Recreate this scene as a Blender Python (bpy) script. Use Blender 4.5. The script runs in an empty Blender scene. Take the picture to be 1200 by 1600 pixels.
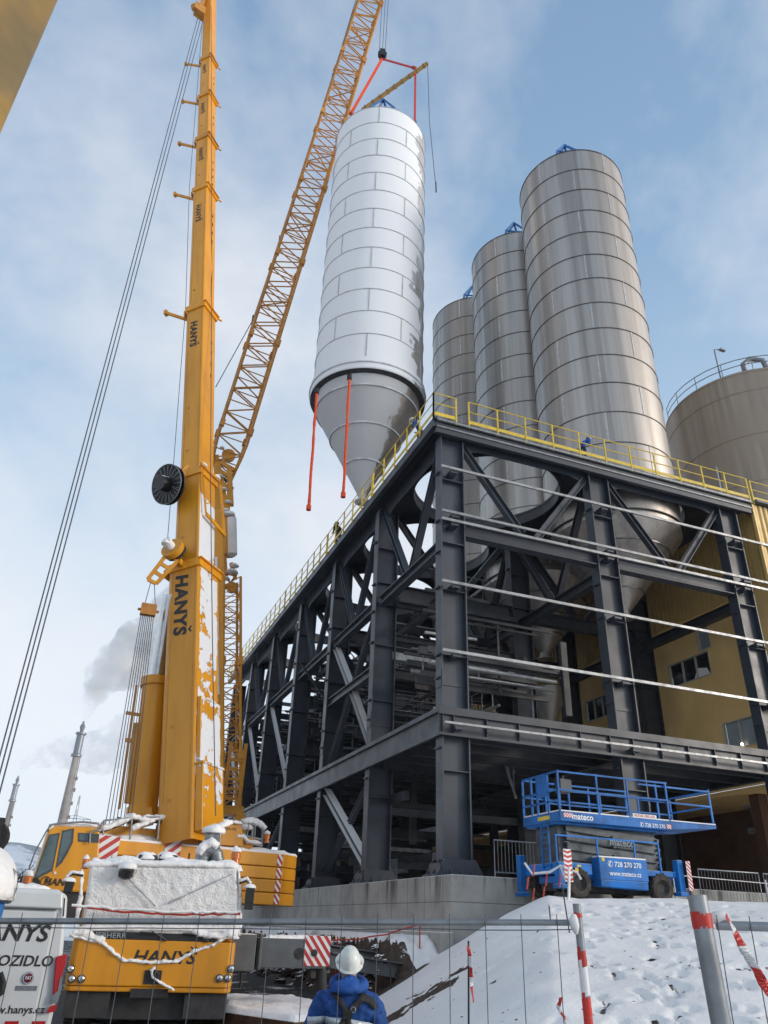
import bpy, bmesh, math, random
from mathutils import Vector, Matrix, noise
from mathutils.bvhtree import BVHTree
random.seed(7)
R=math.radians
scene=bpy.context.scene
COL=scene.collection
# ---------------------------------------------------------------- camera
YAW,PIT,ROL,FPX=0.359910048,0.500253034,0.036005465,1184.19
EYE=Vector((0,0,1.8))
fwd=Vector((math.sin(YAW)*math.cos(PIT),math.cos(YAW)*math.cos(PIT),math.sin(PIT)))
_r=Vector((math.cos(YAW),-math.sin(YAW),0)); _u=_r.cross(fwd)
rgt=_r*math.cos(ROL)+_u*math.sin(ROL); upv=-_r*math.sin(ROL)+_u*math.cos(ROL)
cd=bpy.data.cameras.new('camera'); cam=bpy.data.objects.new('camera',cd); COL.objects.link(cam)
M=Matrix((rgt,upv,-fwd)).transposed().to_4x4(); M.translation=EYE
cam.matrix_world=M
cd.sensor_fit='VERTICAL'; cd.sensor_height=36; cd.lens=36*FPX/1600; cd.clip_start=.05; cd.clip_end=20000
scene.camera=cam
def ray(x,y): return fwd+rgt*((x-600)/FPX)-upv*((y-800)/FPX)
def atD(x,y,D): d=ray(x,y); return EYE+d*(D/math.hypot(d.x,d.y))
def atY(x,y,Y): d=ray(x,y); return EYE+d*(Y/d.y)
def atX(x,y,X): d=ray(x,y); return EYE+d*(X/d.x)
def polar(az,D,z=0): return Vector((D*math.sin(R(az)),D*math.cos(R(az)),z))
# ---------------------------------------------------------------- world
SUN_EL,SUN_AZ=R(16),R(125)
w=bpy.data.worlds.new('World'); scene.world=w; w.use_nodes=True
nt=w.node_tree; nt.nodes.clear()
N=lambda t:nt.nodes.new(t)
out=N('ShaderNodeOutputWorld'); sky=N('ShaderNodeTexSky'); sky.sky_type='NISHITA'; sky.sun_disc=False
sky.sun_elevation=SUN_EL; sky.sun_rotation=SUN_AZ; sky.air_density=1.0; sky.dust_density=.6; sky.ozone_density=1.5
bg=N('ShaderNodeBackground'); bg.inputs[1].default_value=.105
nt.links.new(sky.outputs[0],bg.inputs[0])
tc=N('ShaderNodeTexCoord'); sep=N('ShaderNodeSeparateXYZ'); nt.links.new(tc.outputs['Generated'],sep.inputs[0])
mp=N('ShaderNodeMapping'); mp.inputs['Scale'].default_value=(1.0,1.0,1.25); mp.inputs['Rotation'].default_value=(0.25,.5,.3)
nt.links.new(tc.outputs['Generated'],mp.inputs[0])
n1=N('ShaderNodeTexNoise'); n1.inputs['Scale'].default_value=1.9; n1.inputs['Detail'].default_value=7; n1.inputs['Roughness'].default_value=.58; n1.inputs['Distortion'].default_value=.15
nt.links.new(mp.outputs[0],n1.inputs['Vector'])
cr=N('ShaderNodeValToRGB'); cr.color_ramp.elements[0].position=.42; cr.color_ramp.elements[1].position=.72
cr.color_ramp.elements[0].color=(0,0,0,1); cr.color_ramp.elements[1].color=(.88,.88,.88,1)
nt.links.new(n1.outputs[0],cr.inputs[0])
hz=N('ShaderNodeMapRange'); hz.inputs[1].default_value=.0; hz.inputs[2].default_value=.78; hz.inputs[3].default_value=.97; hz.inputs[4].default_value=.0
hz.interpolation_type='SMOOTHSTEP'
nt.links.new(sep.outputs[2],hz.inputs[0])
bc=N('ShaderNodeBackground'); bc.inputs[1].default_value=1.0
cc=N('ShaderNodeValToRGB'); cc.color_ramp.elements[0].position=.0; cc.color_ramp.elements[0].color=(.80,.84,.88,1)
cc.color_ramp.elements[1].position=.9; cc.color_ramp.elements[1].color=(.21,.34,.53,1)
e=cc.color_ramp.elements.new(.22); e.color=(.70,.81,.92,1)
e=cc.color_ramp.elements.new(.5); e.color=(.44,.59,.76,1)
e=cc.color_ramp.elements.new(.72); e.color=(.27,.42,.62,1)
nt.links.new(sep.outputs[2],cc.inputs[0])
cm=N('ShaderNodeMix'); cm.data_type='RGBA'; nt.links.new(cr.outputs[0],cm.inputs[0]); nt.links.new(cc.outputs[0],cm.inputs[6]); cm.inputs[7].default_value=(.86,.87,.90,1)
nt.links.new(cm.outputs[2],bc.inputs[0])
ms=N('ShaderNodeMixShader'); ms.inputs[0].default_value=.88; nt.links.new(bg.outputs[0],ms.inputs[1]); nt.links.new(bc.outputs[0],ms.inputs[2])
# warm veil of thin cloud round the hidden sun
sdir=(math.sin(SUN_AZ)*math.cos(SUN_EL),math.cos(SUN_AZ)*math.cos(SUN_EL),math.sin(SUN_EL))
dp=N('ShaderNodeVectorMath'); dp.operation='DOT_PRODUCT'; dp.inputs[1].default_value=sdir; nt.links.new(tc.outputs['Generated'],dp.inputs[0])
pw=N('ShaderNodeMath'); pw.operation='POWER'; mz=N('ShaderNodeMath'); mz.operation='MAXIMUM'; mz.inputs[1].default_value=0; nt.links.new(dp.outputs['Value'],mz.inputs[0]); nt.links.new(mz.outputs[0],pw.inputs[0]); pw.inputs[1].default_value=9
bg3=N('ShaderNodeBackground'); bg3.inputs[0].default_value=(1,.82,.64,1); st3=N('ShaderNodeMath'); st3.operation='MULTIPLY'; st3.inputs[1].default_value=1.15; nt.links.new(pw.outputs[0],st3.inputs[0]); nt.links.new(st3.outputs[0],bg3.inputs[1])
ad=N('ShaderNodeAddShader'); nt.links.new(ms.outputs[0],ad.inputs[0]); nt.links.new(bg3.outputs[0],ad.inputs[1])
nt.links.new(ad.outputs[0],out.inputs[0])
sd=bpy.data.lights.new('sun','SUN'); sd.energy=1.5; sd.angle=R(12); sd.color=(1,.90,.78)
so=bpy.data.objects.new('sun',sd); COL.objects.link(so)
so.rotation_euler=Vector((math.sin(SUN_AZ)*math.cos(SUN_EL),math.cos(SUN_AZ)*math.cos(SUN_EL),math.sin(SUN_EL))).to_track_quat('Z','Y').to_euler()
scene.view_settings.view_transform='Standard'; scene.view_settings.look='None'; scene.view_settings.exposure=0.2; scene.view_settings.gamma=1
scene.cycles.max_bounces=8; scene.cycles.volume_step_rate=2; scene.cycles.volume_max_steps=128; scene.cycles.volume_bounces=3
# ---------------------------------------------------------------- materials
def newmat(name):
    m=bpy.data.materials.new(name); m.use_nodes=True; t=m.node_tree
    return m,t,t.nodes['Principled BSDF']
def noise_node(t,scale,detail=4,vec=None,rough=.55,dist=0):
    n=t.nodes.new('ShaderNodeTexNoise'); n.inputs['Scale'].default_value=scale; n.inputs['Detail'].default_value=detail
    n.inputs['Roughness'].default_value=rough; n.inputs['Distortion'].default_value=dist
    if vec: t.links.new(vec,n.inputs['Vector'])
    return n
def math_node(t,op,a,b=None,c=None,clamp=False):
    n=t.nodes.new('ShaderNodeMath'); n.operation=op; n.use_clamp=clamp
    for i,v in enumerate((a,b,c)):
        if v is None: continue
        if isinstance(v,(int,float)): n.inputs[i].default_value=v
        else: t.links.new(v,n.inputs[i])
    return n.outputs[0]
def ramp(t,fac,lo,hi,a=0.,b=1.):
    n=t.nodes.new('ShaderNodeMapRange'); n.inputs[1].default_value=lo; n.inputs[2].default_value=hi; n.inputs[3].default_value=a; n.inputs[4].default_value=b
    n.interpolation_type='SMOOTHSTEP'; t.links.new(fac,n.inputs[0]); return n.outputs[0]
def mixc(t,fac,a,b):
    n=t.nodes.new('ShaderNodeMix'); n.data_type='RGBA'
    if isinstance(fac,(int,float)): n.inputs[0].default_value=fac
    else: t.links.new(fac,n.inputs[0])
    for k,v in ((6,a),(7,b)):
        if isinstance(v,tuple): n.inputs[k].default_value=v+(1,) if len(v)==3 else v
        else: t.links.new(v,n.inputs[k])
    return n.outputs[2]
def obj_vec(t,scale=None):
    c=t.nodes.new('ShaderNodeTexCoord').outputs['Object']
    if scale:
        m=t.nodes.new('ShaderNodeMapping'); m.inputs['Scale'].default_value=scale; t.links.new(c,m.inputs[0]); return m.outputs[0]
    return c
def bump(t,p,h,strength=.3,dist=.02):
    b=t.nodes.new('ShaderNodeBump'); b.inputs['Strength'].default_value=strength; b.inputs['Distance'].default_value=dist
    t.links.new(h,b.inputs['Height']); t.links.new(b.outputs[0],p.inputs['Normal'])
SNOWC=(.88,.865,.85)
def paint(name,col,rough=.5,metal=0.,var=.25,vs=3.,snow=0.,dirt=None,spec=None,streak=False):
    """a painted or metal surface with mottling; snow>0 puts a dusting on upward faces"""
    m,t,p=newmat(name)
    v=obj_vec(t,(1,1,.18) if streak else None)
    n=noise_node(t,vs,6,v,.6)
    d=dirt or tuple(c*(1-var*1.6) for c in col)
    f=ramp(t,n.outputs[0],.35,.75)
    c=mixc(t,f,tuple(min(1,c*(1+var*.35)) for c in col),d)
    oi=t.nodes.new('ShaderNodeObjectInfo'); tv=ramp(t,oi.outputs['Random'],0,1,1-var*.9,1+var*.5)
    hs=t.nodes.new('ShaderNodeHueSaturation'); t.links.new(tv,hs.inputs['Value']); t.links.new(c,hs.inputs['Color']); c=hs.outputs[0]
    n3=noise_node(t,.45,5,None,.6); g3=t.nodes.new('ShaderNodeNewGeometry'); t.links.new(g3.outputs['Position'],n3.inputs['Vector'])
    c=mixc(t,ramp(t,n3.outputs[0],.5,.8,0,min(.6,var*1.6)),c,dirt or tuple(x*.6 for x in col))
    p.inputs['Metallic'].default_value=metal
    rn=ramp(t,n.outputs[0],.2,.8,rough*.8,min(1,rough*1.25))
    if snow>0:
        g=t.nodes.new('ShaderNodeNewGeometry'); s=t.nodes.new('ShaderNodeSeparateXYZ'); t.links.new(g.outputs['True Normal'],s.inputs[0])
        up=ramp(t,s.outputs[2],.55,.8)
        n2=noise_node(t,2.2,5,g.outputs['Position'],.65)
        k=ramp(t,n2.outputs[0],.5-snow*.35,.56-snow*.35)
        k=math_node(t,'MULTIPLY',up,k)
        c=mixc(t,k,c,SNOWC); rn=math_node(t,'MULTIPLY_ADD',k,.4,rn,True)
        if metal>0: 
            mm=math_node(t,'MULTIPLY_ADD',k,-metal,metal,True); t.links.new(mm,p.inputs['Metallic'])
    t.links.new(c,p.inputs['Base Color']); t.links.new(rn,p.inputs['Roughness'])
    if spec is not None: p.inputs['Specular IOR Level'].default_value=spec
    return m
MT={}
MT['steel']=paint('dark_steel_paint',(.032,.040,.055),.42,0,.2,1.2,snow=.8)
MT['steel_shade']=paint('steel_paint_inner_shade',(.022,.025,.032),.5,0,.25,1.5,snow=.75)  # darker copy of the steel: shade inside the frame put into the colour
MT['galv']=paint('galvanised_steel',(.27,.28,.29),.4,.5,.25,5,snow=.45)
MT['galv_clean']=paint('galvanised_tube',(.25,.27,.29),.4,.5,.2,9)
MT['rail']=paint('yellow_rail_paint',(.66,.47,.035),.45,0,.15,6,snow=.5)
MT['orange']=paint('crane_yellow_paint',(.70,.30,.010),.38,0,.14,1.0,snow=1.0)
MT['orange_clean']=paint('crane_yellow_boom',(.72,.305,.010),.36,0,.17,1.6,streak=True,dirt=(.58,.24,.012))
MT['jib']=paint('lattice_yellow_paint',(.52,.22,.03),.5,0,.2,3,snow=.6)
MT['black']=paint('black_rubber',(.02,.02,.021),.7,0,.3,8)
MT['mud']=paint('muddy_tyre_rubber',(.055,.045,.037),.85,0,.4,7)
MT['blackgloss']=paint('black_plastic',(.015,.015,.017),.35,0,.2,8,snow=.6)
MT['dark']=paint('dark_grey_frame',(.03,.03,.033),.6,0,.3,4)
MT['grey']=paint('grey_crane_paint',(.10,.115,.125),.5,0,.2,2,snow=1)
MT['chrome']=paint('chromed_rod',(.6,.62,.65),.2,.9,.1,2)
MT['rope']=paint('steel_wire_rope',(.09,.10,.12),.5,.4,.1,10)
MT['blue']=paint('blue_lift_paint',(.006,.155,.50),.5,0,.2,2,snow=.9,dirt=(.02,.09,.25),spec=.3)
MT['bluefr']=paint('blue_frame_paint',(.012,.14,.42),.42,0,.2,2)
MT['liftgrey']=paint('grey_scissor_paint',(.06,.075,.088),.45,.1,.3,4,snow=.5)
MT['white']=paint('white_van_paint',(.60,.62,.62),.3,0,.05,1,spec=.5)
MT['whitetxt']=paint('white_lettering',(.75,.77,.78),.5,0,.05,3)
MT['blacktxt']=paint('black_lettering',(.02,.018,.015),.5,0,.05,3)
MT['helmet']=paint('white_helmet_shell',(.68,.70,.66),.35,0,.12,14)
MT['red']=paint('red_plastic_film',(.50,.03,.02),.4,0,.15,5)
MT['redtxt']=paint('red_reflective',(.5,.03,.025),.4,0,.1,5)
MT['lampred']=paint('red_tail_lamp',(.42,.01,.012),.15,0,.1,5)
MT['sling']=paint('orange_sling_webbing',(.72,.075,.02),.7,0,.2,9)
MT['amber']=paint('amber_beacon',(.55,.14,.01),.2,0,.1,9,snow=.8)
MT['tan']=paint('yellow_spreader_paint',(.45,.27,.06),.5,0,.25,4)
MT['plank']=paint('weathered_timber',(.14,.09,.055),.8,0,.4,6,snow=1)
MT['skin']=paint('skin',(.45,.25,.17),.5,0,.1,6)
MT['jacket']=paint('blue_work_jacket',(.010,.075,.30),.8,0,.25,7)
MT['trouser']=paint('navy_trousers',(.015,.02,.05),.85,0,.25,9)
MT['strap']=paint('black_webbing',(.018,.018,.02),.8,0,.2,20)
MT['reflect']=paint('silver_reflective_tape',(.42,.46,.50),.35,.2,.12,20)
MT['brownwall']=paint('brown_undercroft_wall',(.09,.042,.022),.8,0,.2,1)
MT['tape']=paint('white_barrier_film',(.72,.72,.72),.45,0,.1,6)
MT['smoked']=paint('smoked_glass',(.02,.03,.035),.08,0,.1,1,spec=.8)
MT['bark']=paint('frosted_bark',(.13,.115,.11),.9,0,.3,3,snow=.8)
MT['chimney']=paint('weathered_chimney_concrete',(.28,.25,.23),.9,0,.3,.08)
MT['rust']=paint('rusty_steel_plate',(.10,.04,.018),.8,.1,.5,3,snow=1)
MT['stripe_y']=paint('yellow_hazard_paint',(.55,.25,.03),.7,0,.4,6)
def wiremat():
    pass
# snow
def snow_mat(name='snow_cover',lump=14.,st=.6,col=SNOWC):
    m,t,p=newmat(name); g=t.nodes.new('ShaderNodeNewGeometry')
    n=noise_node(t,lump,6,g.outputs['Position'],.6); n2=noise_node(t,1.3,3,g.outputs['Position'])
    c=mixc(t,ramp(t,n2.outputs[0],.3,.8),col,tuple(x*.86 for x in col))
    t.links.new(c,p.inputs['Base Color']); p.inputs['Roughness'].default_value=.75
    p.inputs['Subsurface Weight'].default_value=.0
    bump(t,p,n.outputs[0],st,.05); return m
MT['snow']=snow_mat()
MT['snowrough']=snow_mat('clumpy_snow_cover',26,.9)
# steel sheet of the silos
def silo_mat(name,snowmask=None,base=(.50,.46,.42),brown=False,sn=(.80,.82,.84),shift=0.):
    m,t,p=newmat(name); v=obj_vec(t)
    oi=t.nodes.new('ShaderNodeObjectInfo'); va=t.nodes.new('ShaderNodeVectorMath'); va.operation='ADD'; t.links.new(v,va.inputs[0])
    cx=t.nodes.new('ShaderNodeCombineXYZ'); t.links.new(math_node(t,'MULTIPLY',oi.outputs['Random'],37.),cx.inputs[0]); t.links.new(cx.outputs[0],va.inputs[1])
    vs=t.nodes.new('ShaderNodeMapping'); vs.inputs['Scale'].default_value=(1,1,.02); t.links.new(va.outputs[0],vs.inputs[0])
    s1=noise_node(t,1.6,5,vs.outputs[0],.6); s2=noise_node(t,.35,4,v); s3=noise_node(t,9,3,vs.outputs[0])
    c=mixc(t,ramp(t,s1.outputs[0],.3,.7),base,tuple(x*.58 for x in base))
    if brown: c=mixc(t,ramp(t,s2.outputs[0],.35,.7),c,(.33,.27,.215))
    metal=0.25 if brown else .88
    rough=ramp(t,s1.outputs[0],.25,.75,.36 if not brown else .5,.5 if not brown else .7)
    # brushed streaks; their dark tone also puts reflected bands into the colour
    if snowmask:
        sp=t.nodes.new('ShaderNodeSeparateXYZ'); t.links.new(v,sp.inputs[0])
        # angle from the direction the snow was blown from
        ax,ay=math.sin(R(snowmask)),math.cos(R(snowmask))
        r2=math_node(t,'SQRT',math_node(t,'ADD',math_node(t,'MULTIPLY',sp.outputs[0],sp.outputs[0]),math_node(t,'MULTIPLY',sp.outputs[1],sp.outputs[1])))
        dt=math_node(t,'ADD',math_node(t,'MULTIPLY',sp.outputs[0],ax),math_node(t,'MULTIPLY',sp.outputs[1],ay))
        cosv=math_node(t,'DIVIDE',dt,r2)
        n=noise_node(t,1.1,8,v,.62,.4)
        rowi=math_node(t,'FLOOR',math_node(t,'DIVIDE',sp.outputs[2],1.62))
        rw=t.nodes.new('ShaderNodeTexWhiteNoise'); rw.noise_dimensions='1D'; t.links.new(rowi,rw.inputs['W'])
        val=math_node(t,'ADD',cosv,math_node(t,'MULTIPLY',math_node(t,'SUBTRACT',n.outputs[0],.5),.9))
        val=math_node(t,'ADD',val,math_node(t,'MULTIPLY',math_node(t,'SUBTRACT',rw.outputs[0],.5),.34))
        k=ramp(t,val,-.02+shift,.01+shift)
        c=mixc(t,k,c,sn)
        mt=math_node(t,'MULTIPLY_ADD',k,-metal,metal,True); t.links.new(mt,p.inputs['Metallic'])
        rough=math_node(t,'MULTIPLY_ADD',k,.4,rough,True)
        nb=noise_node(t,5,5,v); hh=math_node(t,'ADD',math_node(t,'MULTIPLY',nb.outputs[0],.25),k)
        bump(t,p,hh,.5,.05)
    else:
        p.inputs['Metallic'].default_value=metal
        bump(t,p,s2.outputs[0],.25,.12)
    t.links.new(c,p.inputs['Base Color']); t.links.new(rough,p.inputs['Roughness'])
    return m
MT['silo']=silo_mat('stainless_sheet'); MT['silosnow']=silo_mat('snow_blown_sheet',snowmask=232,base=(.72,.70,.68))
MT['silosnowcone']=silo_mat('snow_blown_cone_sheet_shaded',snowmask=232,sn=(.50,.51,.52),shift=.12)  # snow greyed here: shading of the downward cone put into its colour
MT['silobrown']=silo_mat('weathered_brown_sheet',base=(.42,.35,.28),brown=True)
MT['seam']=paint('silo_ring_seam',(.22,.21,.20),.4,.8,.2,2)
MT['seamlight']=paint('silo_vertical_seam',(.62,.62,.62),.4,.5,.2,4)
MT['seamwhite']=paint('snowed_seam_ring',(.56,.58,.60),.7,.1,.2,2)
# concrete
def concrete():
    m,t,p=newmat('cast_concrete'); g=t.nodes.new('ShaderNodeNewGeometry'); pos=g.outputs['Position']
    n=noise_node(t,.8,8,pos,.65); v=t.nodes.new('ShaderNodeMapping'); v.inputs['Scale'].default_value=(1,1,.12); t.links.new(pos,v.inputs[0])
    st=noise_node(t,1.5,6,v.outputs[0],.6); sp=t.nodes.new('ShaderNodeSeparateXYZ'); t.links.new(pos,sp.inputs[0])
    c=mixc(t,ramp(t,n.outputs[0],.3,.7),(.40,.385,.35),(.27,.265,.25))
    wet=math_node(t,'MULTIPLY',ramp(t,st.outputs[0],.52,.64),ramp(t,sp.outputs[2],2.1,3.1))
    c=mixc(t,wet,c,(.085,.08,.072))
    # board joints
    fr=math_node(t,'FRACT',math_node(t,'MULTIPLY',sp.outputs[1],.8)); j=math_node(t,'LESS_THAN',fr,.025)
    fz=math_node(t,'LESS_THAN',math_node(t,'ABSOLUTE',math_node(t,'SUBTRACT',sp.outputs[2],2.45)),.012)
    jj=math_node(t,'MAXIMUM',j,fz); c=mixc(t,math_node(t,'MULTIPLY',jj,.75),c,(.09,.09,.085))
    s=t.nodes.new('ShaderNodeSeparateXYZ'); t.links.new(g.outputs['True Normal'],s.inputs[0])
    c=mixc(t,math_node(t,'MULTIPLY',ramp(t,s.outputs[2],.6,.8),ramp(t,n.outputs[0],.25,.3)),c,SNOWC)
    t.links.new(c,p.inputs['Base Color']); p.inputs['Roughness'].default_value=.85; bump(t,p,n.outputs[0],.3,.03); return m
MT['concrete']=concrete()
def stucco():
    m,t,p=newmat('ochre_render'); g=t.nodes.new('ShaderNodeNewGeometry'); n=noise_node(t,.5,6,g.outputs['Position'],.6)
    c=mixc(t,ramp(t,n.outputs[0],.3,.7),(.78,.53,.22),(.64,.42,.16)); t.links.new(c,p.inputs['Base Color']); p.inputs['Roughness'].default_value=.8
    bump(t,p,noise_node(t,30,2,g.outputs['Position']).outputs[0],.15,.01); return m
MT['stucco']=stucco()
MT['clad']=paint('yellow_sheet_cladding',(.62,.43,.16),.45,.1,.1,.6)
MT['winlight']=paint('frosted_window_pane',(.26,.30,.32),.2,0,.1,1)
MT['windark']=paint('dark_window_pane',(.02,.022,.024),.1,0,.1,1)
MT['frame']=paint('pale_window_frame',(.42,.40,.32),.5,0,.1,3)
def boom_snow(bias=0.):
    """boom top face: snow frozen to it in ragged patches (x = across, z = along, object space)"""
    m,t,p=newmat('boom_face_with_stuck_snow'); v=obj_vec(t); sp=t.nodes.new('ShaderNodeSeparateXYZ'); t.links.new(v,sp.inputs[0])
    n=noise_node(t,2.2,9,v,.62,.3); vl=t.nodes.new('ShaderNodeMapping'); vl.inputs['Scale'].default_value=(.3,.3,.25); t.links.new(v,vl.inputs[0]); n2=noise_node(t,1.0,2,vl.outputs[0])
    edge=math_node(t,'ABSOLUTE',sp.outputs[0]); e=ramp(t,edge,.52,.70,.12,-.35)
    val=math_node(t,'ADD',math_node(t,'ADD',n.outputs[0],e),math_node(t,'MULTIPLY',math_node(t,'SUBTRACT',n2.outputs[0],.5),1.5))
    val=math_node(t,'ADD',val,.15+bias)
    hi=ramp(t,sp.outputs[2],12.8,14.2,0,-1.0); lo=ramp(t,sp.outputs[2],.8,2.6,-.28,-.02)
    val=math_node(t,'ADD',math_node(t,'ADD',val,hi),lo)
    k=ramp(t,val,.52,.54)
    nn=noise_node(t,.7,6,v,.6); c0=mixc(t,ramp(t,nn.outputs[0],.35,.75),(.72,.31,.012),(.58,.24,.01))
    c=mixc(t,k,c0,(.72,.74,.78)); t.links.new(c,p.inputs['Base Color'])
    t.links.new(math_node(t,'MULTIPLY_ADD',k,.4,.36),p.inputs['Roughness'])
    nb=noise_node(t,9,4,v); bump(t,p,math_node(t,'ADD',math_node(t,'MULTIPLY',nb.outputs[0],.4),math_node(t,'MULTIPLY',k,1.0)),.7,.05); return m
MT['boomsnow']=boom_snow()
MT['boomsnow_thin']=boom_snow(-.10)
MT['boomsnow_sparse']=boom_snow(-.19)
def rustyellow():
    m,t,p=newmat('chipped_yellow_paint'); v=obj_vec(t); n=noise_node(t,3,7,v,.65); n2=noise_node(t,1.2,3,v)
    c=mixc(t,ramp(t,n2.outputs[0],.35,.65),(.33,.19,.03),(.17,.115,.04))
    c=mixc(t,ramp(t,n.outputs[0],.68,.72),c,(.06,.03,.015)); t.links.new(c,p.inputs['Base Color']); p.inputs['Roughness'].default_value=.22; bump(t,p,n2.outputs[0],.4,.2); return m
MT['chipyellow']=rustyellow()
def ground_mat():
    m,t,p=newmat('ground_snow_and_earth'); g=t.nodes.new('ShaderNodeNewGeometry'); pos=g.outputs['Position']
    at=t.nodes.new('ShaderNodeAttribute'); at.attribute_name='earth'
    n=noise_node(t,.9,9,pos,.62); nf=noise_node(t,7,8,pos,.65); n2=noise_node(t,.25,4,pos)
    s=t.nodes.new('ShaderNodeSeparateXYZ'); t.links.new(g.outputs['Normal'],s.inputs[0])
    val=math_node(t,'ADD',at.outputs['Fac'],math_node(t,'MULTIPLY',math_node(t,'SUBTRACT',n.outputs[0],.5),1.15))
    val=math_node(t,'ADD',val,math_node(t,'MULTIPLY',math_node(t,'SUBTRACT',nf.outputs[0],.5),.35))
    k=ramp(t,val,.47,.53)
    soil=mixc(t,ramp(t,nf.outputs[0],.3,.7),(.085,.052,.034),(.025,.017,.013))
    asph=mixc(t,ramp(t,nf.outputs[0],.3,.7),(.06,.058,.055),(.035,.034,.033))
    a2=t.nodes.new('ShaderNodeAttribute'); a2.attribute_name='asphalt'
    dk=mixc(t,a2.outputs['Fac'],soil,asph)
    sn=mixc(t,ramp(t,n2.outputs[0],.3,.7),(.88,.86,.84),(.77,.76,.75))
    # thinly covered spots of the bank
    c=mixc(t,k,sn,dk); t.links.new(c,p.inputs['Base Color']); p.inputs['Roughness'].default_value=.8
    h=math_node(t,'ADD',math_node(t,'MULTIPLY',nf.outputs[0],.5),math_node(t,'MULTIPLY',k,-.4))
    bump(t,p,h,.7,.06); return m
MT['ground']=ground_mat()
def hill_mat():
    m,t,p=newmat('snowy_forested_hill'); g=t.nodes.new('ShaderNodeNewGeometry'); n=noise_node(t,.004,8,g.outputs['Position'],.6); n2=noise_node(t,.03,6,g.outputs['Position'],.7)
    f=math_node(t,'ADD',math_node(t,'MULTIPLY',n.outputs[0],.7),math_node(t,'MULTIPLY',n2.outputs[0],.3))
    c=mixc(t,ramp(t,f,.44,.56),(.10,.12,.14),(.50,.54,.60)); t.links.new(c,p.inputs['Base Color']); p.inputs['Roughness'].default_value=1; return m
MT['hill']=hill_mat()
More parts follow.
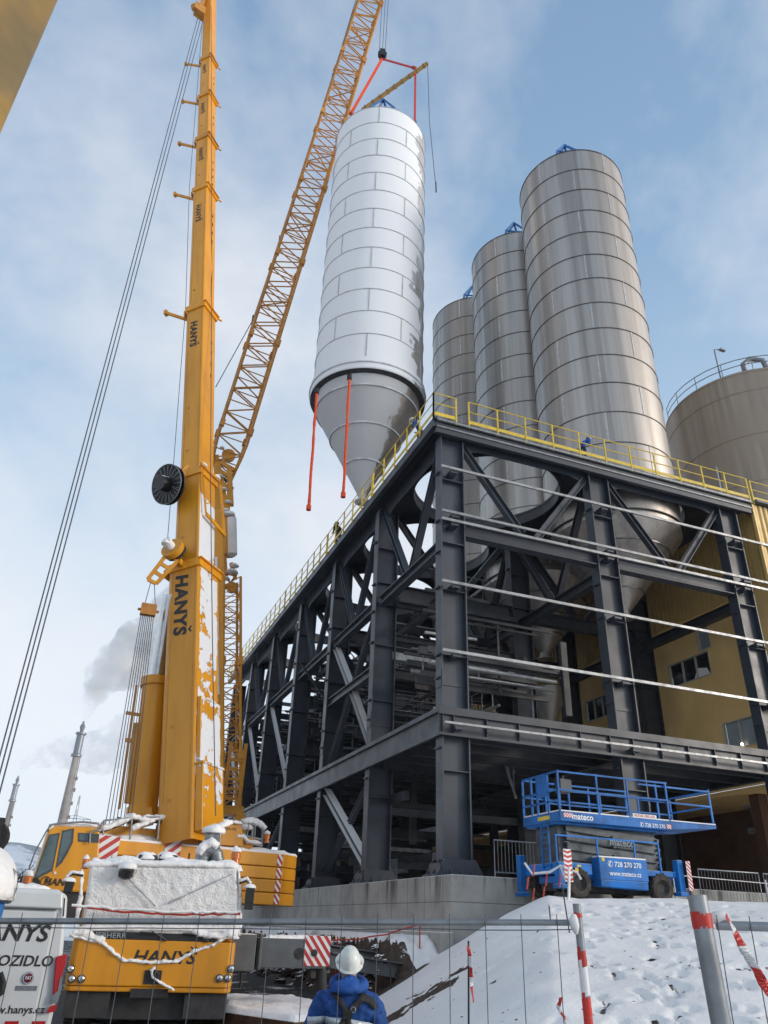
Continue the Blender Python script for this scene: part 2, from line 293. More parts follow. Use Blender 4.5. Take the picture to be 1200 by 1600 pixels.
# ---------------------------------------------------------------- builders
def wloc(o):
    v=Vector((0,0,0))
    while o is not None: v=v+o.location; o=o.parent
    return v
def thing(name,label,cat,loc=(0,0,0),group=None):
    o=bpy.data.objects.new(name,None); COL.objects.link(o); o.location=loc; o.empty_display_size=.3
    o['label']=label; o['category']=cat
    if group: o['group']=group
    return o
def tag(o,label,cat,group=None):
    o['label']=label; o['category']=cat
    if group: o['group']=group
    return o
def copytree(o,parent=None,off=None,label=None):
    c=o.copy(); COL.objects.link(c); c.parent=parent
    for ch in list(o.children): copytree(ch,c)
    if off is not None: c.location=Vector(o.location)+Vector(off)
    if label: c['label']=label
    return c
class MB:
    def __init__(s): s.v=[];s.f=[];s.m=[];s.sm=[]
    def add(s,vs,fs,m=0,smooth=False):
        b=len(s.v); s.v+= [Vector(v) for v in vs]
        for f in fs: s.f.append([b+i for i in f]); s.m.append(m); s.sm.append(smooth)
    def fbox(s,c,ax,ay,az_,m=0):
        c=Vector(c);ax=Vector(ax);ay=Vector(ay);az_=Vector(az_)
        vs=[c+ax*i+ay*j+az_*k for k in(-1,1) for j in(-1,1) for i in(-1,1)]
        s.add(vs,[(0,2,3,1),(4,5,7,6),(0,1,5,4),(2,6,7,3),(0,4,6,2),(1,3,7,5)],m)
    def box(s,x0,x1,y0,y1,z0,z1,m=0):
        s.fbox(((x0+x1)/2,(y0+y1)/2,(z0+z1)/2),((x1-x0)/2,0,0),(0,(y1-y0)/2,0),(0,0,(z1-z0)/2),m)
    def bar(s,a,b,wd,h=None,up=(0,0,1),m=0):
        a=Vector(a);b=Vector(b);h=h or wd;d=(b-a);L=d.length
        if L<1e-6: return
        d/=L;u=Vector(up);sx=d.cross(u)
        if sx.length<1e-3: sx=d.cross(Vector((1,0,0)))
        sx.normalize();u=sx.cross(d)
        s.fbox((a+b)/2,d*L/2,sx*wd/2,u*h/2,m)
    def ibeam(s,a,b,wd,h,up=(0,0,1),t=.03,m=0):
        a=Vector(a);b=Vector(b);d=(b-a).normalized();u=Vector(up);sx=d.cross(u).normalized();u=sx.cross(d)
        L=(b-a).length;c=(a+b)/2
        s.fbox(c,d*L/2,sx*t/2,u*(h/2-t),m)
        for k in(-1,1): s.fbox(c+u*k*(h/2-t/2),d*L/2,sx*wd/2,u*t/2,m)
    def tube(s,pts,r,n=8,m=0,caps=True,radii=None,smooth=True):
        pts=[Vector(p) for p in pts]; rings=[]; prev=None
        for i,p in enumerate(pts):
            d=(pts[min(i+1,len(pts)-1)]-pts[max(i-1,0)])
            if d.length<1e-9: d=Vector((0,0,1))
            d.normalize()
            if prev is None:
                a=d.cross(Vector((0,0,1)))
                if a.length<.05: a=d.cross(Vector((1,0,0)))
            else: a=prev-d*prev.dot(d)
            a.normalize();prev=a;b=d.cross(a); rr=radii[i] if radii else r
            rings.append([p+(a*math.cos(2*math.pi*k/n)+b*math.sin(2*math.pi*k/n))*rr for k in range(n)])
        vs=[q for g in rings for q in g];fs=[]
        for i in range(len(pts)-1):
            for k in range(n): fs.append((i*n+k,i*n+(k+1)%n,(i+1)*n+(k+1)%n,(i+1)*n+k))
        s.add(vs,fs,m,smooth)
        if caps: s.add(rings[0],[tuple(range(n-1,-1,-1))],m); s.add(rings[-1],[tuple(range(n))],m)
    def lathe(s,c,prof,n=48,m=0,smooth=True,axis=None,a0=0,a1=2*math.pi,mats=None):
        c=Vector(c); A=Vector(axis or (0,0,1)).normalized(); x=A.orthogonal().normalized() if axis else Vector((1,0,0)); y=A.cross(x)
        full=abs(a1-a0-2*math.pi)<1e-6; cnt=n if full else n+1
        for i in range(len(prof)-1):
            mm=mats[i] if mats else m
            vs=[c+A*prof[j][1]+(x*math.cos(a0+(a1-a0)*k/n)+y*math.sin(a0+(a1-a0)*k/n))*prof[j][0] for j in(i,i+1) for k in range(cnt)]
            fs=[(k,(k+1)%cnt,cnt+(k+1)%cnt,cnt+k) for k in range(n if full else n)]
            s.add(vs,fs,mm,smooth)
    def prism(s,poly,ext,m=0):
        poly=[Vector(p) for p in poly];e=Vector(ext);n=len(poly)
        s.add(poly+[p+e for p in poly],[tuple(range(n-1,-1,-1)),tuple(range(n,2*n))]+[(i,(i+1)%n,n+(i+1)%n,n+i) for i in range(n)],m)
    def disc(s,c,nrm,r,th,n=24,m=0):
        nrm=Vector(nrm).normalized(); s.tube([Vector(c)-nrm*th/2,Vector(c)+nrm*th/2],r,n,m,smooth=False)
    def build(s,name,mats,parent=None,matrix=None,bevel=0,merge=False):
        me=bpy.data.meshes.new(name)
        off=wloc(parent) if (parent is not None and matrix is None) else Vector((0,0,0))
        me.from_pydata([v-off for v in s.v],[],s.f); 
        if not isinstance(mats,(list,tuple)): mats=[mats]
        for k in mats: me.materials.append(MT[k] if isinstance(k,str) else k)
        me.polygons.foreach_set('material_index',s.m); me.polygons.foreach_set('use_smooth',s.sm)
        if merge:
            bm=bmesh.new(); bm.from_mesh(me); bmesh.ops.remove_doubles(bm,verts=bm.verts,dist=1e-4); bm.to_mesh(me); bm.free()
        me.update()
        o=bpy.data.objects.new(name,me); COL.objects.link(o)
        if parent is not None: o.parent=parent
        if matrix is not None: o.matrix_local=matrix
        if bevel:
            b=o.modifiers.new('bevel','BEVEL'); b.width=bevel; b.segments=2; b.limit_method='ANGLE'
        return o
def bake(o):
    """apply the modifiers of o without bpy.ops"""
    dg=bpy.context.evaluated_depsgraph_get(); dg.update()
    me=bpy.data.meshes.new_from_object(o.evaluated_get(dg)); o.modifiers.clear(); o.data=me; return o
def text(body,h,pos,xd,yd,mat,name,parent,th=.004,shear=0,bold=0,align='CENTER',space=1.0,wscale=1.0):
    """h = capital height in metres; pos = middle of the text baseline box"""
    car='Š' in body; body=body.replace('Š','S')
    c=bpy.data.curves.new(name,'FONT'); c.body=body; c.align_x=align; c.align_y='CENTER'; c.shear=shear; c.offset=bold; c.space_character=space; c.resolution_u=3
    o=bpy.data.objects.new(name,c); COL.objects.link(o); dg=bpy.context.evaluated_depsgraph_get(); dg.update()
    me=bpy.data.meshes.new_from_object(o.evaluated_get(dg)); bpy.data.objects.remove(o)
    if car:   # háček over the last letter
        mx_=max(v.co.x for v in me.vertices); my=max(v.co.y for v in me.vertices); xc=mx_-.24; s_=.055+bold
        bm=bmesh.new(); bm.from_mesh(me)
        for s in (-1,1):
            P=[(xc,my+.06),(xc+s*.17,my+.21),(xc+s*.17-s*.02+s*.0,my+.21+s_),(xc,my+.06+s_*1.3)]
            q=[bm.verts.new((x+shear*.2*(y-my),y,0)) for x,y in P]; bm.faces.new(q if s>0 else q[::-1])
        bm.to_mesh(me); bm.free()
    k=h/.73; xd=Vector(xd).normalized();yd=Vector(yd).normalized();nd=xd.cross(yd); pos=Vector(pos)-(wloc(parent) if parent else Vector((0,0,0)))
    for v in me.vertices: v.co=pos+xd*(v.co.x*k*wscale)+yd*(v.co.y*k)+nd*th
    me.materials.clear(); me.materials.append(MT[mat]); me.update()
    o=bpy.data.objects.new(name,me); COL.objects.link(o)
    if parent: o.parent=parent
    return o
def drape(mb,p0,p1,sag,r,n=14,m=0,ns=6,jit=0):
    p0=Vector(p0);p1=Vector(p1);pts=[]
    for i in range(n+1):
        t=i/n; p=p0.lerp(p1,t); p.z-=sag*4*t*(1-t); 
        if jit: p+=Vector((random.uniform(-jit,jit),)*2+(random.uniform(-jit,jit),))
        pts.append(p)
    mb.tube(pts,r,ns,m)
def lump(mb,c,sx,sy,sz,m=0,seed=0,n=16,k=8,amp=.25):
    """a small heap of snow with a flattish base"""
    c=Vector(c);vs=[];fs=[]
    for i in range(k+1):
        for j in range(n):
            th=(i/k)*math.pi*.5;a=2*math.pi*j/n
            q=Vector((math.cos(a)*math.cos(th)*sx,math.sin(a)*math.cos(th)*sy,math.sin(th)*sz))
            d=1+amp*noise.noise(Vector((q.x/sx*1.3+seed*3.1,q.y/sy*1.3+seed,q.z/sz*1.3)))
            vs.append(c+Vector((q.x*d,q.y*d,q.z*d)))
    for i in range(k):
        for j in range(n): fs.append((i*n+j,i*n+(j+1)%n,(i+1)*n+(j+1)%n,(i+1)*n+j))
    fs.append(tuple(range(n-1,-1,-1)))
    mb.add(vs,fs,m,True)
# ---------------------------------------------------------------- terrain
def sst(a,b,x):
    t=max(0,min(1,(x-a)/(b-a))); return t*t*(3-2*t)
FOOT=[]
for i in range(290):
    D_=random.uniform(6.5,21); a_=random.gauss(38.5,3.2) if random.random()<.75 else random.uniform(28,47); q=polar(a_,D_)
    FOOT.append((q.x,q.y,R(90-a_)+random.gauss(0,.5)))
_rb=random.Random(3)
BARE=[(6.9+_rb.gauss(0,.42),15.1+_rb.gauss(0,.33),_rb.uniform(.10,.26)) for _ in range(17)]
def hgt(x,y):
    D=math.hypot(x,y); az=math.degrees(math.atan2(x,max(y,.01))) if y>.01 else 90
    z=0.06*noise.noise(Vector((x*.25,y*.25,3)))
    lat=sst(17.5,33,az)*.45+.55*max(0,min(1,(az-19.5)/13))
    b=2.6*(sst(5,23,D)*.55+.45*max(0,min(1,(D-6)/15.5)))*lat
    if y>21.3 and x>11: b=2.6
    if az>30: b=min(b,2.6)
    b+= .05*noise.noise(Vector((x*.5,y*.5,0)))*sst(.2,1,b)+.035*noise.noise(Vector((x*1.7,y*1.7,5)))*sst(.2,1,b)
    # ledge under the concrete wall and the cut earth face in front of it
    led=1.62*sst(8.0,8.75,x+.45*noise.noise(Vector((y*.6,0,1)))+.2*noise.noise(Vector((y*2.3,0,4))))*sst(19.0,21.5,y)*(1-sst(66,72,y))
    if .05<led<1.6: led+=.16*noise.noise(Vector((x*3.5,y*2.2,8)))+.09*noise.noise(Vector((x*8,y*6,1)))
    z2=max(z,b,led)
    # far plain sinks a little away from the works
    return z2
def terrain():
    def axis(segs):
        o=[]
        for a,b,st in segs:
            n=max(1,round((b-a)/st)); o+=[a+(b-a)*i/n for i in range(n)]
        o.append(segs[-1][1]); return o
    xs=axis([(-5000,-1200,950),(-1200,-200,250),(-200,-40,40),(-40,-8,4),(-8,0,.6),(0,2.,.3),(2,5,.15),(5,7.6,.062),(7.6,9.2,.062),(9.2,16.4,.062),(16.4,18,.2),(18,30,.7),(30,120,12),(120,1000,220),(1000,5000,1000)])
    ys=axis([(-1500,-100,350),(-100,-10,18),(-10,4,1.0),(4,8,.2),(8,20,.07),(20,24,.12),(24,45,.3),(45,110,4),(110,1000,180),(1000,6000,1000)])
    nx=len(xs);vs=[];fs=[];ea=[];asp=[]
    for y in ys:
        for x in xs:
            z=hgt(x,y); D=math.hypot(x,y)
            e=0.;a=0.
            if D<75 and y>0:
                az=math.degrees(math.atan2(x,y))
                if z<.35 and az<27: e=.62;a=1.
                if 18.5<y<24 and 2<x<7.5 and z<.35: e=max(e,.68)
                if 7.6<x<9.2 and y>19.4 and .08<z<1.5 and x<8.95: e=.95 if z<1.1 else .62;a=0
                # scraped patch in the bank
                if 5<x<9 and 13<y<17.5:
                    for bx,by,br in BARE:
                        d=math.hypot((x-bx),(y-by)*.8)/br+.55*noise.noise(Vector((x*4,y*4,7)))+.35*noise.noise(Vector((x*11,y*11,2)))
                        if d<1.0: e=max(e,.45+.25*(1-d));a=0;z-=.04*(1-max(d,0))
            if z>.35 and e==0: e=.06+.16*max(0,noise.noise(Vector((x*.9,y*.9,9))))
            if 2<x<18 and 6<y<21 and z>.3:
                for fx,fy,fa in FOOT:
                    dx=x-fx;dy=y-fy
                    if abs(dx)<.4 and abs(dy)<.4:
                        u=dx*math.cos(fa)+dy*math.sin(fa);v=-dx*math.sin(fa)+dy*math.cos(fa)
                        q=(u/.15)**2+(v/.075)**2
                        if q<2.6: z-=.06*math.exp(-q*q); z+=.014*math.exp(-(q-1.9)**2*4); e=max(e,.50*math.exp(-q*q*.8))
            vs.append((x,y,z));ea.append(e);asp.append(a)
    for j in range(len(ys)-1):
        for i in range(nx-1): fs.append((j*nx+i,j*nx+i+1,(j+1)*nx+i+1,(j+1)*nx+i))
    me=bpy.data.meshes.new('ground'); me.from_pydata(vs,[],fs); me.materials.append(MT['ground'])
    at=me.attributes.new('earth','FLOAT','POINT'); at.data.foreach_set('value',ea)
    at=me.attributes.new('asphalt','FLOAT','POINT'); at.data.foreach_set('value',asp)
    me.polygons.foreach_set('use_smooth',[True]*len(fs)); me.update()
    o=bpy.data.objects.new('ground',me); COL.objects.link(o); o['kind']='structure'
terrain()
def hills():
    mb=MB(); 
    for (D0,h0,sd,dep) in ((2300,190,1,700),(3300,300,5,900)):
        vs=[];n=150;k=8
        for i in range(n+1):
            az=-75+165*i/n
            hh=h0*(.72+.5*noise.noise(Vector((az*.045,sd,0)))+.12*noise.noise(Vector((az*.3,sd,1)))+.35*math.exp(-((az+5)/5.)**2))
            for j in range(k+1):
                t=j/k; s=math.sin(t*math.pi/2); D=D0+dep*t
                vs.append(polar(az,D,-3+hh*s*(1+.05*noise.noise(Vector((az,t*4,sd))))))
        fs=[(i*(k+1)+j,(i+1)*(k+1)+j,(i+1)*(k+1)+j+1,i*(k+1)+j+1) for i in range(n) for j in range(k)]
        mb.add(vs,fs,0,True)
    o=mb.build('hills','hill'); o['kind']='structure'
hills()
#%%PART2
# ================================================================ the steel frame building
XS=[10.78,17.7,24.7]; YS=[22.56,29.25,35.7,42.3,49.0,55.6,62.2]; CW=1.0; FW=.5
ZB=3.12; ZF=7.30; ZFT=8.14; ZM=14.3; ZT=18.75; ZTOP=19.62
pl=MB(); pl.box(10.15,31,20.72,70,1.3,ZB,0)
pl.box(9.75,10.15,20.6,70,1.2,1.72,0)
sl=pl.build('concrete_plinth','concrete',bevel=.03)
tag(sl,'long grey concrete retaining wall with damp stains carrying the steel frame','retaining wall')
FR=thing('unfinished_building','unfinished dark grey steel building frame of columns, girders and trusses','steel frame',(XS[0],YS[0],ZB))
def gusset_base(x,y):
    mb=MB(); cx=x+CW/2; cy=y+FW/2
    z0=ZB+.004
    mb.box(cx-.85,cx+.85,cy-.5,cy+.5,z0,z0+.09)
    for sy in(-.42,-.02,.38): mb.prism([(cx-.78,cy+sy,z0+.09),(cx+.78,cy+sy,z0+.09),(cx+.52,cy+sy,z0+.52),(cx-.52,cy+sy,z0+.52)],(0,.05,0))
    for sx in(-.68,-.34,.0,.34): mb.prism([(cx+sx,cy-.5,z0+.09),(cx+sx,cy+.5,z0+.09),(cx+sx,cy+.34,z0+.40),(cx+sx,cy-.34,z0+.40)],(.04,0,0))
    for sy in(-.46,.46): mb.tube([(cx-.6,cy+sy,z0),(cx-.6,cy+sy,z0+.3)],.03,6)
    return mb
for ix,x in enumerate(XS):
    for iy,y in enumerate(YS):
        mb=MB()
        mb.box(x,x+.05,y,y+FW,ZB+.5,19.0); mb.box(x+CW-.05,x+CW,y,y+FW,ZB+.5,19.0); mb.box(x+.05,x+CW-.05,y+.22,y+.26,ZB+.5,19.0)
        for z in (6.2,ZF,ZFT,10.0,12.4,ZM,15.3,17.0): mb.box(x+.05,x+CW-.05,y+.02,y+FW-.02,z,z+.03)
        # bolted splice and girt cleats on the outer flange
        for z in (6.9,9.2,10.0,12.5,13.9,15.2,17.3): mb.box(x-.10,x,y+.1,y+.4,z,z+.05)
        mb.box(x-.02,x,y+.03,y+FW-.03,8.9,9.5); mb.box(x+.1,x+.9,y+.19,y+.22,9.0,9.12)
        mb.build('column','steel' if (ix==0 or iy==0) else 'steel_shade',FR)
        if ix<2 or iy==0: gusset_base(x,y).build('base_plate','steel',FR)
# perimeter floor beams
for iy in range(len(YS)-1):
    mb=MB(); y0,y1=YS[iy],YS[iy+1]; a=0 if iy else -.12
    x=XS[0]-.14
    mb.box(x,x+.12,y0+a,y1-.003,ZFT-.10,ZFT+.05); mb.box(x+.10,x+.137,y0+a,y1-.003,ZF,ZFT-.10); mb.box(x,x+.12,y0+a,y1-.003,ZF-.02,ZF+.05)
    mb.build('floor_beam','steel',FR)
for ix in range(2):
    mb=MB(); x0=XS[ix]-(.16 if ix==0 else 0); x1=(XS[ix+1]-.003); y=YS[0]-.16
    for (a,b) in ((x0,x1),)+(((XS[2],30.5),) if ix==1 else ()):
        mb.box(a,b,y,y+.14,ZFT-.20,ZFT+.05); mb.box(a,b,y+.11,y+.157,ZF,ZFT-.20); mb.box(a,b,y,y+.13,ZF-.03,ZF+.05)
        xx=a+.5
        while xx<b: mb.box(xx,xx+.03,y+.02,y+.109,ZF+.05,ZFT-.20); xx+=1.22
    mb.build('floor_beam','steel',FR)
# horizontal galvanised girts on the front
for z,dy in ((17.38,.30),(15.42,.34),(15.10,.30),(12.60,.30),(10.06,.30),(7.62,.42)):
    mb=MB(); y=YS[0]-dy; x1=27.0 if z>17 else (28.2 if z>14 else 30.)
    hh_=.035 if z<8 else .05; mb.box(XS[0]-.1,x1,y,y+.07,z-hh_,z+hh_)
    mb.build('girt','galv',FR)
    for x in XS:
        cl=MB()
        cl.box(x+.3,x+.62,y+.075,YS[0]+.2,z-.16,z-.06); cl.tube([(x+.35,y+.1,z-.2),(x+.35,YS[0]+.2,z-.2)],.02,5)
        cl.build('cleat','steel',FR)
# bottom truss chord, verticals and diagonals
def chord(a,b,h=.85,wd=.35,mat='steel',name='truss_chord'):
    mb=MB(); mb.ibeam(a,b,wd,h,t=.04); mb.build(name,mat,FR)
def member(a,b,wd=.22,mat='steel',name='truss_diagonal',h=None):
    mb=MB(); mb.ibeam(a,b,h or wd,wd,t=.03); mb.build(name,mat,FR)
for iy in (0,1,2,3):
    y=YS[iy]+.25; mat='steel' if iy==0 else 'steel_shade'
    for ix in range(2):
        x0=XS[ix]+CW; x1=XS[ix+1]; xm=(x0+x1)/2
        chord((x0,y,15.05),(x1,y,15.05),.62,.4,mat)
        member((x0+.1,y,ZT),(xm-.35,y,15.45),.26,mat); member((x1-.1,y,ZT),(xm+.35,y,15.45),.26,mat); member((xm,y,ZT),(xm,y,15.36),.28,mat,'truss_post')
for ix in (0,1,2):
    x=XS[ix]+.28; mat='steel' if ix==0 else 'steel_shade'
    for iy in range(6):
        if ix==2 and iy>1: continue
        y0=YS[iy]+FW; y1=YS[iy+1]; ym=(y0+y1)/2
        mb=MB(); mb.ibeam((x,y0,14.35),(x,y1,14.35),.36,.42,t=.04); mb.build('tie_beam',mat,FR)
        if ix==2: continue
        member((x,y0+.1,ZT),(x,ym-.25,14.55),.26,mat); member((x,y1-.1,ZT),(x,ym+.25,14.55),.26,mat); member((x,ym,ZT),(x,ym,14.55),.26,mat,'truss_post')
# bay bracing on the long side (second bay)
x=XS[0]+.3
for (ya,yb,za,zb) in ((YS[1]+FW,YS[2],14.2,11.45),(YS[1]+FW,YS[2],11.3,8.2),(YS[1]+FW,YS[2],7.2,3.7)):
    pass
y0,y1=YS[1]+FW,YS[2]; ym=(y0+y1)/2
member((x,y1-.05,14.2),(x,ym,11.3),.30,name='brace'); member((x,y0+.05,14.2),(x,ym,11.3),.24,name='brace')
member((x,ym,11.3),(x,y0+.05,8.2),.30,name='brace'); member((x,ym,11.3),(x,y1-.05,8.2),.24,name='brace')
mb=MB(); mb.ibeam((x-.1,y0,11.35),(x-.1,y1,11.35),.3,.4,t=.04); mb.build('tie_beam','steel',FR)
member((x,y1-.05,7.2),(x,y0+.05,3.8),.34,name='brace'); member((x+.14,y0+.05,7.2),(x+.14,y1-.05,3.8),.22,name='brace')
for iy in (3,4,5):
    y0,y1=YS[iy]+FW,YS[iy+1]
    member((x,y1,14.2),(x,y0,8.2),.2,name='brace'); member((x,y0,7.2),(x,y1,3.8),.2,name='brace')
# roof girders: outer plates with rounded haunches at the columns
def haunched(a,b,z0,z1,r,nrm,th,mat):
    a=Vector(a);b=Vector(b);L=(b-a).length;d=(b-a)/L
    P=[a+Vector((0,0,z1)),b+Vector((0,0,z1)),b+Vector((0,0,z0-r))]
    for k in range(9):
        t=k/8*math.pi/2; P.append(b-d*(r*1.5*(1-math.cos(t)))+Vector((0,0,z0-r+r*math.sin(t))))
    for k in range(9):
        t=k/8*math.pi/2; P.append(a+d*(r*1.5*(1-math.sin(t)))+Vector((0,0,z0-r+r*math.cos(t))))
    P.append(a+Vector((0,0,z0-r)))
    mb=MB()
    Q=[]
    for p in P:
        if not Q or (p-Q[-1]).length>1e-4: Q.append(p)
    mb.prism(Q,Vector(nrm)*th); return mb
for iy in range(6):
    mb=haunched((XS[0]+.30,YS[iy]+FW,0),(XS[0]+.30,YS[iy+1],0),18.62,19.46,.85,(1,0,0),.06,'steel')
    mb.box(XS[0]+.02,XS[0]+.7,YS[iy]+.003,YS[iy+1]-.003,19.46,19.50)
    mb.build('roof_girder','steel',FR)
for ix in range(2):
    mb=haunched((XS[ix]+CW,YS[0]+.22,0),(XS[ix+1],YS[0]+.22,0),18.80,19.40,.7,(0,1,0),.06,'steel')
    mb.build('roof_girder','steel',FR)
mb=MB()
for z,dy,h in ((19.50,.34,.10),(19.22,.26,.07)): mb.box(XS[0]-.3,26.5,YS[0]-dy,YS[0]-dy+.10,z-h/2,z+h/2)
mb.build('girt','galv',FR)
mb=MB(); mb.box(XS[0]-.30,26.5,YS[0]-.22,YS[0]-.05,18.95,19.42); mb.build('fascia_beam','steel',FR)
mb=MB(); mb.box(XS[0]-.42,XS[0]-.2,YS[0]-.2,YS[-1]+1,19.2,19.50); mb.build('fascia_beam','steel',FR)
# deck of each bay with the round silo opening and its ring girder
SX=[(XS[0]+CW+XS[1])/2,(XS[1]+CW+XS[2])/2-.1]
def deck(x0,x1,y0,y1,cx,cy,rh,mat):
    mb=MB(); n=64
    def edge(a):
        c,s=math.cos(a),math.sin(a); t=min(((x1-cx) if c>0 else (x0-cx))/c if abs(c)>1e-6 else 1e9,((y1-cy) if s>0 else (y0-cy))/s if abs(s)>1e-6 else 1e9)
        return cx+c*t,cy+s*t
    top=[];bot=[]
    A=sorted([2*math.pi*k/n+.013 for k in range(n)]+[math.atan2(yy-cy,xx-cx)%(2*math.pi) for xx in(x0,x1) for yy in(y0,y1)]); n=len(A)
    vs=[]
    for z in (19.50,ZTOP):
        for a in A: vs.append((cx+rh*math.cos(a),cy+rh*math.sin(a),z))
        for a in A: ex,ey=edge(a); vs.append((ex,ey,z))
    fs=[]
    for k in range(n):
        q=(k+1)%n
        fs.append((k,q,n+q,n+k)); fs.append((2*n+k,3*n+k,3*n+q,2*n+q)); fs.append((k,2*n+k,2*n+q,q)); fs.append((n+k,n+q,3*n+q,3*n+k))
    mb.add(vs,fs)
    mb.build('roof_deck',mat,FR)
    rg=MB(); rg.lathe((cx,cy,0),[(rh+.02,19.49),(rh+.02,19.05),(rh+.1,19.05),(rh+.1,19.49)],64,smooth=False)
    rg.build('ring_girder','steel_shade',FR)
for ix in range(2):
    for iy in range(6):
        x0=XS[0]-.4 if ix==0 else XS[1]+CW/2; x1=XS[1]+CW/2-.003 if ix==0 else 26.6
        y0=YS[0]-.3 if iy==0 else YS[iy]+FW/2; y1=YS[iy+1]+FW/2-.003
        deck(x0,x1,y0,y1,SX[ix],(YS[iy]+FW+YS[iy+1])/2,3.24,'steel_shade')
# intermediate floor: secondary joists and decking strips seen from below
for ix in range(2):
    for iy in range(6):
        x0=XS[ix]+CW;x1=XS[ix+1];y0=YS[iy]+FW;y1=YS[iy+1]
        mb=MB()
        for k in range(5):
            yy=y0+.2+(y1-y0-.4)*k/4; mb.ibeam((x0-.5,yy,ZF+.25),(x1+.5,yy,ZF+.25),.22,.5,t=.03)
        mb.build('floor_joist','steel_shade',FR)
        mb=MB(); k=0; xx=x0-.4
        while xx<x1+.3:
            if random.random()<.86: mb.box(xx,xx+.44,y0-.1+random.uniform(0,.4),y1-.2-random.uniform(0,1.2 if random.random()<.3 else .1),ZFT-.12+.0,ZFT-.04)
            xx+=.52
        mb.build('floor_decking','galv',FR)
# inner crossbeams at several levels on rows behind
for iy in range(1,7):
    y=YS[iy]+.25
    for ix in range(2):
        x0=XS[ix]+CW;x1=XS[ix+1]
        for z,h in ((ZF+.42,.84),(11.3,.45),(12.9,.3)) if (ix==0 or iy>2) else ((ZF+.42,.84),):
            mb=MB(); mb.ibeam((x0,y,z),(x1,y,z),.3,h,t=.04); mb.build('cross_beam','steel_shade',FR)
for ix in (1,2):
    for iy in range(6):
        mb=MB(); x=XS[ix]+.5; mb.ibeam((x,YS[iy]+FW,ZF+.42),(x,YS[iy+1],ZF+.42),.3,.84,t=.04); mb.build('cross_beam','steel_shade',FR)
# service catwalks, sprinkler pipes and light bracing inside
random.seed(11)
for k in range(92):
    ix=random.choice((0,0,0,1)); x0=XS[ix]+.8;x1=XS[ix+1]; y=random.uniform(24.5 if ix==0 else 38,58); z=random.choice((8.7,9.3,9.9,10.6,11.2,11.9,12.6,13.2,13.7,14.1))+random.uniform(-.15,.15)
    mb=MB(); r=random.choice((.045,.06,.08))
    ty=random.random()
    if ty<.58: a=(x0,y,z); b=(x0+random.uniform(.35,1)*(x1-x0),y,z+random.uniform(-.1,.1))
    elif ty<.82: a=(random.uniform(x0,x1),y,z); b=(a[0],min(61,y+random.uniform(2,5)),z)
    else: a=(random.uniform(x0,x1),y,z); b=(a[0]+random.uniform(-2.5,2.5),y+random.uniform(-.5,.5),z+random.choice((-2.4,2.4,-1.5)))
    if random.random()<.5: mb.bar(a,b,r*1.6,r*1.6)
    else: mb.tube([a,b],r,6)
    if random.random()<.3:
        a=Vector(a);b=Vector(b)
        for t in (.15,.4,.65,.9): q=a.lerp(b,t); mb.tube([q,q+Vector((0,0,.95))],.025,5)
        mb.tube([a+Vector((0,0,.95)),b+Vector((0,0,.95))],.03,5)
    mb.build('service_pipe','galv' if random.random()<.2 else 'steel_shade',FR)
def clutter(name,n,seed,yl,yh,zl,zh):
    random.seed(seed)
    for k in range(n):
        ix=random.choice((0,0,1)); x0=XS[ix]+.9;x1=XS[ix+1]; y=random.uniform(yl if ix==0 else 37,yh); z=random.uniform(zl,zh); mb=MB(); h=random.uniform(.08,.3) if name!='rod_brace' else random.uniform(.05,.09)
        ty=random.random()
        if ty<.6: a=Vector((x0,y,z));b=Vector((x1,y,z))
        elif ty<.85: a=Vector((random.uniform(x0,x1),y,z));b=a+Vector((0,random.uniform(3,6),0))
        else: a=Vector((random.uniform(x0,x1),y,z));b=a+Vector((0,0,random.choice((-3,3))))
        if name=='catwalk':
            mb.bar(a,b,.7,.06)
            for s in(-.33,.33):
                o=Vector((0,s,0)) if ty<.6 else Vector((s,0,0))
                for hh in (.5,1.0): mb.tube([a+o+Vector((0,0,hh)),b+o+Vector((0,0,hh))],.025,4)
                for t in range(5): q=a.lerp(b,t/4)+o; mb.tube([q,q+Vector((0,0,1))],.025,4)
        else: mb.bar(a,b,h,h*1.4)
        mb.build(name,'galv' if (random.random()<.16 and name!='catwalk') else 'steel_shade',FR)
clutter('light_beam',98,3,25,61,8.6,14.8); clutter('cable_tray',90,17,29,61,8.6,14.6); clutter('rod_brace',98,29,25,61,8.6,15.0); clutter('catwalk',28,5,27,60,8.6,12.5); clutter('stub_post',60,8,24,60,4,7)
# roof edge handrails
def handrail(pts,name='handrail',post=1.28,h=1.12,z=ZTOP,mat='rail',parent=FR,foot=True):
    mb=MB(); pts=[Vector((p[0],p[1],z)) for p in pts]
    for a,b in zip(pts,pts[1:]):
        L=(b-a).length; n=max(1,round(L/post)); d=(b-a)/L
        for k in range(n+1):
            q=a+d*(L*k/n); mb.bar(q+Vector((0,0,-.18)),q+Vector((0,0,h)),.055,.055,up=(1,0,0))
        for hh in (h,h*.56): mb.tube([a+Vector((0,0,hh)),b+Vector((0,0,hh))],.024,6)
        if foot: mb.bar(a+Vector((0,0,.13)),b+Vector((0,0,.13)),.02,.15)
    mb.build(name,mat,parent)
xr=XS[0]-.46; yr=YS[0]-.30
handrail([(11.9,yr),(26.4,yr)])
handrail([(26.6,yr),(36,yr)],h=1.05)
handrail([(xr+1.0,yr),(xr,yr),(xr,29.0)],z=ZTOP)
handrail([(xr,29.15),(xr,36.0)]); handrail([(xr,36.15),(xr,44.9)]); handrail([(xr,45.05),(xr,54)]); handrail([(xr,54.1),(xr,63)])
